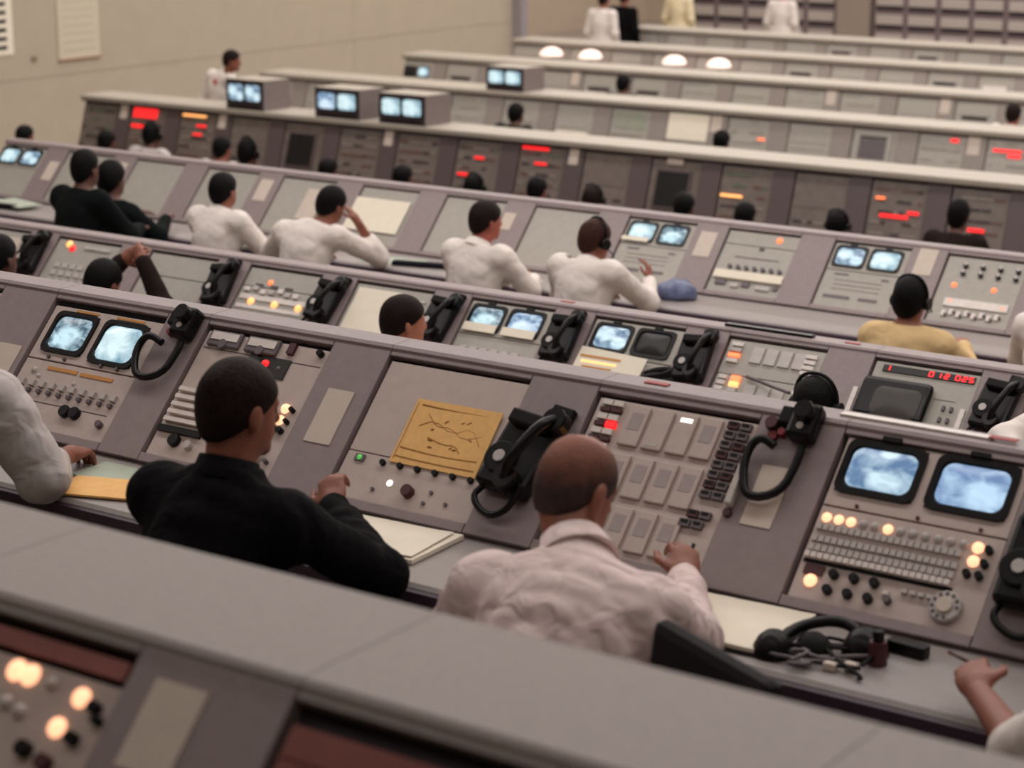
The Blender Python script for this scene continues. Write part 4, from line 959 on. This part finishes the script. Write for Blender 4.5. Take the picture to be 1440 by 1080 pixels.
def hand_prims(w, d, n, curl, side):
    """palm and five separate fingers; d points along the fingers, n out of the back of the hand"""
    d = unit(d); n = unit(np.array(n) - d * np.dot(n, d)); s = np.cross(d, n) * side; w = np.array(w, dtype=np.float32)
    M = np.stack([s, d, n], 1)
    P = [ELL(w + d * 0.048, (0.041, 0.054, 0.017), M, 0.012), CAP(w - d * 0.02, w + d * 0.02, 0.026, 0.027, 0.02)]
    for i, (o, l) in enumerate(((-0.030, 0.074), (-0.010, 0.084), (0.010, 0.078), (0.029, 0.060))):
        p = w + d * (0.086 - abs(o) * 0.25) + s * o; a = 0.12 + 0.04 * i
        for sg, fr in enumerate((0.45, 0.32, 0.23)):
            a += curl * (0.7, 1.0, 0.7)[sg]
            q = p + (d * math.cos(a) - n * math.sin(a)) * l * fr
            P.append(CAP(p, q, 0.0092 - 0.0008 * sg, 0.0086 - 0.0008 * sg, 0.004)); p = q
    p = w + d * 0.025 - s * 0.034; q = p + (d * 0.62 - s * 0.6 - n * 0.35) * 0.045; P.append(CAP(p, q, 0.012, 0.0105, 0.012))
    P.append(CAP(q, q + (d * 0.9 - n * 0.4 - s * 0.05) * 0.032, 0.0105, 0.0085, 0.004))
    return P
PCACHE = {}
def person_meshes(key, J, h=0.013, sleeve='long', hair='full', wrinkle=0.0035, standing=False, collar=True, fat=1.0, slv_k=1.0):
    if key in PCACHE: return PCACHE[key]
    pel, ch, nk, hd = v3(J['pel']), v3(J['chest']), v3(J['neck']), v3(J['head'])
    yaw, pitch, roll = J.get('hrot', (0, 0, 0)); H = rot_m(yaw, pitch, roll)
    def hp(p): return hd + H @ (v3(p) * 0.96)
    sL, sR = v3(J['sL']), v3(J['sR'])
    torso = [CAP(pel + v3((-0.085, 0, 0)), pel + v3((0.085, 0, 0)), 0.115 * fat, 0.115 * fat, 0.06), CAP(pel, ch, 0.135 * fat, 0.135 * fat, 0.08), ELL(ch + (nk - ch) * 0.1, (0.175 * fat, 0.118 * fat, 0.185), rot_m(0, -math.degrees(math.atan2(nk[1] - pel[1], nk[2] - pel[2]))), 0.06),
             CAP(sL + (sR - sL) * 0.08, sL + (sR - sL) * 0.92, 0.066, 0.066, 0.06), CAP(ch + (nk - ch) * 0.5, nk - v3((0, 0, 0.01)), 0.095, 0.062, 0.06)]
    headp = [ELL(hp((0, -0.012, 0.032)), (0.073, 0.094, 0.087), H, 0.02), ELL(hp((0, 0.030, -0.045)), (0.057, 0.064, 0.078), H, 0.03), CAP(hp((0, 0.088, 0.012)), hp((0, 0.106, -0.022)), 0.010, 0.014, 0.012),
             CAP(hp((-0.03, 0.078, 0.022)), hp((0.03, 0.078, 0.022)), 0.012, 0.012, 0.015), CAP(hp((-0.02, 0.088, -0.058)), hp((0.02, 0.088, -0.058)), 0.008, 0.008, 0.008), ELL(hp((0, 0.082, -0.098)), (0.02, 0.018, 0.018), H, 0.02)]
    for s_ in (-1, 1):
        headp += [ELL(hp((s_ * 0.079, -0.006, -0.008)), (0.010, 0.022, 0.034), H @ rot_m(s_ * 20), 0.008)]
    neck = [CAP(nk - v3((0, 0, 0.03)), hp((0, -0.018, -0.055)), 0.060, 0.056, 0.03)]
    arms, slv, hands = [], [], []
    for sd, S, Ek, Wk, Hd in (('L', sL, 'eL', 'wL', -1), ('R', sR, 'eR', 'wR', 1)):
        e, w_ = v3(J[Ek]), v3(J[Wk]); arms += [CAP(S, e, 0.050, 0.040, 0.03), CAP(e, w_, 0.041, 0.027, 0.03)]
        slv += [CAP(S, e, 0.062 * slv_k, 0.052 * slv_k, 0.05)]
        if sleeve == 'long': slv += [CAP(e, e + (w_ - e) * 0.97, 0.051, 0.034, 0.04)]
        elif sleeve == 'roll': slv += [CAP(e, e + (w_ - e) * 0.42, 0.052, 0.047, 0.04)]
        hdv = J.get('h' + sd, (w_ - e, (0, 0, 1), 0.35)); hands.append((w_, hdv[0], hdv[1], hdv[2], Hd))
    if standing:
        legs = [CAP(pel + v3((s_ * 0.09, 0, -0.02)), (pel[0] + s_ * 0.10, pel[1] + 0.02, 0.50), 0.085, 0.058, 0.04) for s_ in (-1, 1)] + [CAP((pel[0] + s_ * 0.10, pel[1] + 0.02, 0.50), (pel[0] + s_ * 0.10, pel[1] - 0.01, 0.09), 0.057, 0.043, 0.03) for s_ in (-1, 1)]
        feet = [CAP((pel[0] + s_ * 0.10, pel[1] - 0.04, 0.045), (pel[0] + s_ * 0.115, pel[1] + 0.15, 0.035), 0.044, 0.034, 0.02) for s_ in (-1, 1)]
    else:
        kn = J.get('knee', 0.40)
        legs = [CAP(pel + v3((s_ * 0.09, 0.02, -0.04)), (pel[0] + s_ * 0.13, pel[1] + kn, 0.50), 0.085, 0.062, 0.04) for s_ in (-1, 1)] + [CAP((pel[0] + s_ * 0.13, pel[1] + kn, 0.50), (pel[0] + s_ * 0.13, pel[1] + kn - 0.06, 0.10), 0.058, 0.044, 0.03) for s_ in (-1, 1)]
        feet = [CAP((pel[0] + s_ * 0.13, pel[1] + kn - 0.09, 0.045), (pel[0] + s_ * 0.14, pel[1] + kn + 0.10, 0.035), 0.044, 0.034, 0.02) for s_ in (-1, 1)]
    sk = lambda L, q: [(p[0], p[1], p[2] if p[0] == 'c' else p[2] - q, p[3] - q if p[0] == 'c' else p[3], p[4] - q if p[0] == 'c' else p[4], p[5]) for p in L]
    hh = min(h, 0.006) if h < 0.012 else h * 0.75
    body_parts = [field(sk(torso, 0.018) + neck + headp + arms + sk(legs, 0.015) + sk(feet, 0.012), h)]
    hfine = 0.0052 if h < 0.010 else 0.0075
    for a in hands: body_parts.append(field(hand_prims(*a), hfine, pad=0.03))
    if h < 0.012: body_parts.append(field(headp + neck, 0.006, off=0.0015))
    r = dict(body=field_mesh('person_body', body_parts, SKIN['tan']))
    zc = nk[2] + 0.012
    fw = unit(np.array(hp((0, -0.018, -0.055))) - nk)
    ncut = lambda X, Y, Z: (X - nk[0]) * fw[0] + (Y - nk[1]) * fw[1] + (Z - nk[2]) * fw[2] - 0.022 - 40.0 * np.maximum(0, np.sqrt((X - nk[0]) ** 2 + (Y - nk[1]) ** 2 + (Z - nk[2]) ** 2) - 0.14)
    r['shirt'] = field_mesh('shirt', [field(torso + slv + [CAP(nk - v3((0, 0, 0.05)), nk + fw * 0.05, 0.068, 0.064, 0.03)], h, 0.008, (wrinkle, len(key) * 7 + 3), cut=ncut)], C_WHITE, 1)
    r['trousers'] = field_mesh('trousers', [field([CAP(pel + v3((-0.085, 0, -0.03)), pel + v3((0.085, 0, -0.03)), 0.122 * fat, 0.122 * fat, 0.06)] + legs, max(h, 0.014), 0.012, (0.002, 5))], C_TROUSER, 1)
    r['shoes'] = field_mesh('shoes', [field(feet, max(h, 0.013), 0.006)], BLACK, 1)
    iH = H.T
    def loc(X, Y, Z):
        x, y, z = X - hd[0], Y - hd[1], Z - hd[2]
        return (iH[0, 0] * x + iH[0, 1] * y + iH[0, 2] * z, iH[1, 0] * x + iH[1, 1] * y + iH[1, 2] * z, iH[2, 0] * x + iH[2, 1] * y + iH[2, 2] * z)
    def hcut(X, Y, Z):
        x, y, z = loc(X, Y, Z)
        if hair == 'fringe': return np.maximum(0.55 * y - 0.83 * z - 0.022 + 0.0 * x, z - 0.105 + 0.12 * y)
        return 0.62 * y - 0.78 * z - 0.012 - 0.25 * np.maximum(0, 0.03 - np.abs(y - 0.03)) * 0
    o_ = dict(full=0.009, thick=0.015, short=0.006, fringe=0.004)[hair]
    r['hair'] = field_mesh('hair', [field([ELL(hp((0, -0.012, 0.032)), (0.073, 0.094, 0.087), H, 0.02), ELL(hp((0, -0.045, -0.02)), (0.062, 0.055, 0.07), H, 0.03)], 0.006 if h < 0.012 else 0.009, o_, (0.0012, 9), cut=hcut)], HAIR['black'], 1)
    r['eyes'] = [hp((-0.031, 0.079, 0.004)), hp((0.031, 0.079, 0.004))]; r['H'] = H; r['hd'] = hd; r['nk'] = nk; r['fw'] = fw
    PCACHE[key] = r
    return r
EYE = dome_me(0.010, 0.010, 8)
def person(key, J, loc, label, group, shirt, skin='tan', haircol='black', rz=0.0, trousers=None, garment='shirt', headset=False, eyes=False, collar_m=None, **kw):
    r = person_meshes(key, J, **kw)
    o = link('person', r['body'], None, loc, (0, 0, rz), m=SKIN[skin]); tag(o, label, 'person', group)
    link(garment, r['shirt'], o, m=shirt); link('trousers', r['trousers'], o, m=trousers or C_TROUSER); link('shoes', r['shoes'], o, m=BLACK)
    if haircol: link('hair', r['hair'], o, m=HAIR[haircol])
    Mh = Matrix([[float(r['H'][i][j]) for j in range(3)] for i in range(3)]).to_4x4(); hd = Vector([float(x) for x in r['hd']])
    if collar_m:
        n_ = 20; vs = []; fs = []; fw = Vector([float(x) for x in r['fw']]); q_ = Vector((0, 0, 1)).rotation_difference(fw).to_matrix()
        prof = [(0.069, -0.004), (0.066, 0.036), (0.072, 0.040), (0.088, -0.006), (0.092, -0.012), (0.080, -0.010)]
        for pr, z in prof:
            for i in range(n_): a = 2 * math.pi * i / n_; vs.append(Vector([float(x) for x in r['nk']]) + q_ @ Vector((pr * math.cos(a), pr * 1.0 * math.sin(a), z + 0.012 * math.sin(a) * (-1))))
        for j in range(len(prof)):
            for i in range(n_): fs.append((j * n_ + i, j * n_ + (i + 1) % n_, ((j + 1) % len(prof)) * n_ + (i + 1) % n_, ((j + 1) % len(prof)) * n_ + i))
        link('collar', mesh('collar', vs, fs, collar_m, True), o)
    if eyes:
        for e in r['eyes']: q = link('eye', EYE, o, m=DGLASS); q.matrix_basis = Matrix.Translation([float(x) for x in e]) @ Mh @ Matrix.Rotation(R(-90), 4, 'X')
    if headset:
        hs_ = link('headset', tube_me('headset_band', [(-0.088, 0.0, -0.01), (-0.094, -0.005, 0.06), (-0.05, -0.01, 0.135), (0.05, -0.01, 0.135), (0.094, -0.005, 0.06), (0.088, 0.0, -0.01)], 0.008, BLACK), o); hs_.matrix_basis = Matrix.Translation(hd) @ Mh
        for s_ in (-1, 1):
            e = link('ear_cup', cyl_me(0.034, 0.03, 14), hs_, (s_ * 0.078, 0, -0.01), (0, R(90 * s_), 0), m=BLACK)
        link('microphone_boom', tube_me('boom', [(0.09, 0.0, -0.02), (0.10, 0.06, -0.06), (0.05, 0.12, -0.08)], 0.004, BLACK), hs_)
    return o
def seat(**k):
    J = dict(pel=(0, -0.02, 0.575), chest=(0, 0.04, 0.88), neck=(0, 0.075, 1.04), head=(0, 0.12, 1.185), sL=(-0.185, 0.06, 1.0), sR=(0.185, 0.06, 1.0),
             eL=(-0.27, 0.22, 0.79), eR=(0.27, 0.22, 0.79), wL=(-0.16, 0.44, 0.785), wR=(0.16, 0.44, 0.785))
    J.update(k); return J
def stand(**k):
    J = dict(pel=(0, 0, 0.94), chest=(0, 0.0, 1.25), neck=(0, 0.01, 1.46), head=(0, 0.045, 1.62), sL=(-0.19, 0, 1.40), sR=(0.19, 0, 1.40),
             eL=(-0.25, -0.03, 1.12), eR=(0.25, -0.03, 1.12), wL=(-0.25, 0.08, 0.88), wR=(0.25, 0.08, 0.88))
    J.update(k); return J
# ---- chairs
def chair_meshes():
    return dict(seat=box_me(0.48, 0.46, 0.07, 0.025), back=box_me(0.44, 0.40, 0.05, 0.022))
def chair(loc, label, rz=0.0, group='black swivel chairs', z=0.0):
    o = empty('office_chair', loc, label, 'chair', group, rz)
    link('seat', box_me(0.46, 0.44, 0.06, 0.025), o, (0, 0, 0.345), m=BLACKM)
    link('backrest', box_me(0.44, 0.34, 0.05, 0.022), o, (0, -0.265, 0.72), (R(82), 0, 0), m=BLACKM)
    link('back_post', box_me(0.05, 0.03, 0.35), o, (0, -0.245, 0.40), (R(4), 0, 0), m=CHROME)
    link('stem', cyl_me(0.03, 0.28, 10), o, (0, 0, 0.07), m=CHROME)
    for k in range(4):
        a = R(45 + 90 * k); lg = link('leg', box_me(0.28, 0.04, 0.03), o, (0.14 * math.cos(a), 0.14 * math.sin(a), 0.05), (0, 0, a), m=CHROME)
        link('castor', cyl_me(0.025, 0.045, 10), lg, (0.12, 0, -0.05), m=BLACK)
    return o
# ---- second row: the two men nearest the camera, and the two cut by the frame
B1 = (-2.345, 3.50, 1.53)
person('bald', dict(pel=(0.02, -0.12, 0.57), chest=(0.0, 0.04, 0.87), neck=(-0.055, 0.17, 1.03), head=(-0.12, 0.27, 1.145), hrot=(-14, -26, 0), sL=(-0.23, 0.06, 0.955), sR=(0.185, 0.12, 0.955),
                    eL=(-0.40, 0.17, 0.76), eR=(0.105, 0.40, 0.80), wL=(-0.25, 0.48, 0.785), wR=(-0.075, 0.665, 0.825), hR=((-0.3, 0.55, 0.5), (0.6, -0.4, 0.7), 0.75), hL=((0.4, 0.9, 0), (0, 0, 1), 0.3)),
       B1, 'balding man in pinkish white shirt writing at the console', 'people at the second row', C_PINK, 'bald', 'thinning', h=0.0085, sleeve='long', hair='fringe', wrinkle=0.0065, eyes=True, collar_m=C_PINK, fat=1.15)
B2 = (-3.33, 3.50, 1.53)
person('suit', dict(pel=(0.0, -0.08, 0.57), chest=(-0.01, 0.02, 0.88), neck=(-0.01, 0.09, 1.07), head=(-0.01, 0.14, 1.222), hrot=(-14, -10, 0), sL=(-0.205, 0.05, 1.0), sR=(0.185, 0.08, 0.985),
                    eL=(-0.28, 0.30, 0.80), eR=(0.245, 0.35, 0.795), wL=(-0.25, 0.55, 0.79), wR=(-0.115, 0.60, 0.835), hR=((-0.45, 0.45, 0.6), (0.1, -0.75, 0.6), 0.9), hL=((0.4, 0.9, 0), (0, 0, 1), 0.3)),
       B2, 'man in black suit seated with his fist on papers', 'people at the second row', C_BLACK, 'brown', 'dark', h=0.0085, sleeve='long', hair='full', wrinkle=0.005, garment='jacket', eyes=True, collar_m=C_BLACK)
person('leftman', seat(pel=(0, 0.0, 0.575), chest=(0.02, 0.2, 0.88), neck=(-0.03, 0.32, 1.06), head=(-0.12, 0.40, 1.20), sL=(-0.16, 0.30, 1.02), sR=(0.215, 0.31, 1.03), eR=(0.30, 0.40, 0.81), wR=(0.19, 0.60, 0.80), hR=((-0.3, 0.9, -0.1), (0, 0, 1), 0.5), eL=(-0.27, 0.42, 0.8), wL=(-0.2, 0.60, 0.80)),
       (-4.66, 3.53, 1.53), 'person in greyish white shirt cut by the left picture edge', 'people at the second row', C_GREYW, 'brown', 'dark', h=0.0095, sleeve='roll', wrinkle=0.006, slv_k=1.3)
person('rightman', seat(sL=(-0.20, 0.05, 1.0), eL=(-0.42, 0.24, 0.815), wL=(-0.60, 0.46, 0.82), hL=((-0.55, 0.80, 0.25), (-0.4, -0.1, 0.9), 0.5), eR=(0.27, 0.22, 0.79)),
       (-0.98, 3.48, 1.53), 'person in white sleeves at the right edge, hand on worktop', 'people at the second row', C_WHITE, 'brown', 'dark', h=0.0095, sleeve='short', wrinkle=0.005)
pen = empty('pen', (-2.47, 4.235, DZ1 + 0.018), 'dark pen held upright in the balding man\'s hand', 'pen')
link('barrel', tube_me('barrel', [(0, 0, 0), (0.0, 0.02, 0.05), (0.01, 0.045, 0.12)], 0.005, BLACK, 8, 0), pen); link('nib', tube_me('nib', [(0, 0, 0), (0, -0.004, -0.012)], 0.003, CHROME, 8, 0), pen)
ck = link('cigarette', tube_me('cigarette', [(0, 0, 0), (-0.06, 0.03, 0.0)], 0.004, DKRED, 8, 0), None, (-1.655, 4.07, 2.355)); tag(ck, 'dark cigar held by the hand at right edge', 'cigar')
chair((-2.345, 3.42, 1.53), 'black chair under the balding man'); chair((-3.33, 3.42, 1.53), 'black chair under the man in black suit')
chair((-4.66, 3.44, 1.53), 'black chair under the man at left edge'); chair((-0.98, 3.40, 1.53), 'black chair under the person at right edge')
chair((-1.79, 3.66, 1.53), 'empty black chair between the balding man and right-edge hand', rz=R(-26)).scale = (0.92, 1, 1.13)
# ---- fourth row: white shirts and dark figures
F3 = 0.655
person('plain_back', seat(), (-9.42, 10.06, F3), 'man in white shirt, leftmost white shirt in the fourth row', 'people at the fourth row', C_WHITE, 'brown', 'black', collar_m=C_WHITE)
person('leaning', seat(neck=(0.06, 0.12, 1.03), head=(0.09, 0.20, 1.165), hrot=(-10, -15, 8), eR=(0.24, 0.48, 0.80), wR=(0.19, 0.32, 1.06), hR=((-0.6, -0.2, 0.9), (0.8, 0.3, 0.3), 0.4), eL=(-0.42, 0.18, 0.80), wL=(-0.25, 0.42, 0.79), sL=(-0.19, 0.05, 0.98), sR=(0.20, 0.10, 0.99)),
       (-8.66, 10.05, F3), 'man in white shirt resting his head on one hand', 'people at the fourth row', C_WHITE, 'brown', 'black', sleeve='roll')
person('reading', seat(head=(0.02, 0.12, 1.20), hrot=(-25, -5, 0), neck=(0.0, 0.06, 1.05), eR=(0.28, 0.20, 0.80), wR=(0.13, 0.46, 0.80)), (-7.34, 10.06, F3), 'man in white shirt facing right, third white shirt from left', 'people at the fourth row', C_WHITE, 'red', 'dark', sleeve='long', collar_m=C_WHITE)
person('phoning', seat(head=(0.0, 0.16, 1.16), hrot=(-18, -12, 0), neck=(0.0, 0.09, 1.02), eR=(0.24, 0.36, 0.79), wR=(0.10, 0.60, 0.86), hR=((-0.2, 0.2, 0.95), (0.9, 0.2, 0.1), 0.5)), (-6.56, 10.04, F3), 'man in white shirt with headset, rightmost white back in fourth row', 'people at the fourth row', C_WHITE, 'brown', 'brown', sleeve='long', headset=True, collar_m=C_WHITE)
person('slumped', seat(pel=(0, -0.06, 0.55), chest=(0, 0.0, 0.80), neck=(0, 0.03, 0.94), head=(0, 0.06, 1.085), sL=(-0.20, 0.03, 0.87), sR=(0.20, 0.03, 0.87), eL=(-0.29, 0.18, 0.72), eR=(0.29, 0.18, 0.72), wL=(-0.16, 0.40, 0.79), wR=(0.16, 0.40, 0.79)),
       (-4.52, 10.00, F3), 'man in tan shirt with black hair and headset', 'people at the fourth row', C_TAN, 'brown', 'black', headset=True, hair='thick')
person('plain_back', seat(), (-3.74, 10.10, F3), 'person in white shirt cut by the right picture edge', 'people at the fourth row', C_WHITE, 'brown', 'dark')
person('plain_back', seat(), (-10.36, 9.75, F3), 'taller dark figure in black jacket at the left', 'people at the fourth row', C_DGREEN, 'deep', 'black', garment='jacket').scale = (1, 1, 1.085)
person('slumped', seat(), (-10.52, 10.2, F3), 'shorter dark figure beside the taller one in black', 'people at the fourth row', C_DGREEN, 'deep', 'black', garment='jacket', headset=False).scale = (1, 1, 1.06)
for x, lb in ((-9.42, 'leftmost white shirt'), (-8.66, 'leaning man'), (-7.34, 'man facing right'), (-6.56, 'man with headset'), (-4.52, 'man in tan shirt'), (-10.52, 'shorter dark figure'), (-3.74, 'white shirt at right edge')):
    chair((x, 9.98 if x != -10.52 else 10.1, F3), 'black chair under the %s in fourth row' % lb)
# ---- third row
F2 = 0.795
person('third_a', seat(hrot=(-35, -5, 0)), (-5.70, 7.18, F2), 'brown-haired man turned right in front of a telephone', 'people at the third row', C_WHITE, 'tan', 'dark')
person('plain_back', seat(), (-8.32, 7.18, F2), 'black-haired person cut by the left edge at the third row', 'people at the third row', C_BROWN, 'deep', 'black', garment='jacket')
person('hands_up', seat(neck=(0, 0.10, 1.0), head=(0.0, 0.20, 1.12), hrot=(0, -25, 0), eR=(0.28, 0.34, 0.98), wR=(0.12, 0.36, 1.22), eL=(-0.28, 0.30, 0.95), wL=(-0.06, 0.40, 1.20), hR=((-0.4, 0.1, 0.3), (0, -1, 0.2), 0.5), hL=((0.5, 0.1, 0.3), (0, -1, 0.2), 0.5)),
       (-7.64, 7.16, F2), 'dark-clad person with brown hands raised to the head', 'people at the third row', C_BROWN, 'brown', 'black', garment='jacket')
person('plain_back', seat(), (-3.66, 7.18, F2), 'black-haired head rising above the second row ledge', 'people at the third row', C_BLACK, 'brown', 'black', garment='jacket', headset=True).scale = (1, 1, 0.945)
person('third_b', seat(eL=(-0.32, 0.25, 1.05), wL=(-0.22, 0.45, 1.14)), (-2.62, 7.20, F2), 'person in white sleeve at the right edge of the third row', 'people at the third row', C_WHITE, 'brown', 'dark')
for x, lb in ((-5.70, 'brown-haired man'), (-8.32, 'person at left edge'), (-7.64, 'dark-clad person'), (-3.66, 'black-haired head'), (-2.62, 'white sleeve at right edge')):
    chair((x, 7.10, F2), 'black chair under the %s in third row' % lb)
chair((-5.42, 7.25, F2), 'empty black chair before the blue televisions with white slips', rz=0.2).location.z = F2
# ---- fifth row: dark heads above the fourth row ledge
P5 = [(-15.42, 1.0, 'cream shirt, leftmost head at the dark consoles', C_CREAM, 'deep', 'black', 0), (-14.80, 1.05, 'grey-white shirt below the red lamp block', C_GREYW, 'deep', 'black', 1), (-13.88, 1.0, 'white shirt right of the orange strip', C_WHITE, 'brown', 'black', 0),
      (-12.83, 1.12, 'black head beside a white collar', C_BLACK, 'deep', 'black', 1), (-12.57, 0.97, 'black head below the middle television cabinet', C_BLACK, 'deep', 'black', 0), (-11.70, 0.98, 'black head below the right television cabinet', C_BLACK, 'deep', 'black', 0),
      (-10.91, 0.97, 'black head under the two small red lamps', C_BLACK, 'deep', 'black', 1), (-10.24, 1.0, 'black head under the long red strip', C_BLACK, 'brown', 'black', 0), (-9.67, 0.98, 'pale collar at the plain brown panel', C_CREAM, 'tan', 'dark', 1),
      (-8.78, 1.0, 'black head before the black screen', C_BLACK, 'deep', 'black', 0), (-8.21, 0.98, 'black head under the orange strip lamp', C_BLACK, 'deep', 'black', 0), (-7.39, 0.99, 'black head before the plain panel', C_BLACK, 'deep', 'black', 1),
      (-6.38, 1.09, 'black head rightmost at the dark consoles', C_BROWN, 'deep', 'black', 0), (-16.60, 0.97, 'dark head left of the dark consoles', C_BLACK, 'brown', 'black', 0)]
for x, s_, lb, sh, sk_, hc, hs_ in P5:
    s_ = s_ * 0.955 if s_ < 1.01 and sh in (C_BLACK, C_CREAM) else s_
    q = person('fifth', seat(), (x, 14.88 if s_ < 1.11 else 14.08, 0.0), 'seated person, ' + lb, 'people at the fifth row', sh, sk_, hc, h=0.016, headset=bool(hs_)); q.scale = (1, 1, s_)
    chair((x, 14.80 if s_ < 1.11 else 14.0, 0.0), 'black chair of the person with ' + lb, group='chairs of the fifth row')
# ---- beyond
person('stander', stand(hrot=(-40, -8, 0), neck=(0.08, 0.04, 1.46), head=(0.15, 0.06, 1.60), eL=(-0.29, -0.06, 1.12), wL=(-0.30, -0.02, 0.86), eR=(0.25, 0.08, 1.12), wR=(0.16, 0.30, 1.08)), (-16.78, 18.15, 0.0), 'standing man in white shirt beside the beige wall', 'standing people', C_WHITE, 'brown', 'dark', rz=R(-15), h=0.015)
bdg = link('shoulder_badge', box_me(0.07, 0.05, 0.004), None, (-16.74, 18.005, 1.37), (R(80), 0, R(-12)), m=mat('badge_red', (190, 70, 52), 0.6)); tag(bdg, 'red badge on the back of the standing man', 'badge')
person('fifth', seat(), (-13.68, 21.75, 0.0), 'dark head below the pale slot in the seventh row', 'people in the far rows', C_BLACK, 'deep', 'black', h=0.016)
person('fifth', seat(), (-13.10, 18.66, 0.0), 'dark head at the sixth row beside ruled strips', 'people in the far rows', C_BLACK, 'deep', 'black', h=0.016)
person('fifth', seat(), (-10.55, 18.62, 0.0), 'dark head low before the sixth row plain panel', 'people in the far rows', C_BLACK, 'deep', 'black', h=0.016).scale = (1, 1, 0.93)
person('fifth', seat(), (-8.72, 21.7, 0.0), 'brown head at the right edge of the seventh row', 'people in the far rows', C_WHITE, 'brown', 'dark', h=0.016)
person('far_stand', stand(), (-18.05, 28.2, 0.0), 'standing man in white shirt before the farthest consoles', 'standing people', C_WHITE, 'brown', 'dark', h=0.018)
person('far_stand', stand(), (-18.08, 28.85, 0.0), 'standing person in black close behind the white shirt', 'standing people', C_BLACK, 'brown', 'black', h=0.018)
person('far_stand', stand(), (-18.45, 31.2, 0.0), 'standing man in pale shirt behind the farthest row', 'standing people', C_CREAM, 'red', 'dark', h=0.018)
person('far_stand', stand(), (-16.62, 31.4, 0.0), 'standing man in white shirt before the racks', 'standing people', C_WHITE, 'red', 'dark', h=0.018)
for x, y, lb in ((-13.68, 21.67, 'dark head below the pale slot'), (-13.10, 18.58, 'dark head beside ruled strips'), (-10.55, 18.54, 'low dark head at plain panel'), (-8.72, 21.62, 'brown head at right edge')):
    chair((x, y, 0.0), 'black chair of the %s' % lb, group='chairs of the far rows')
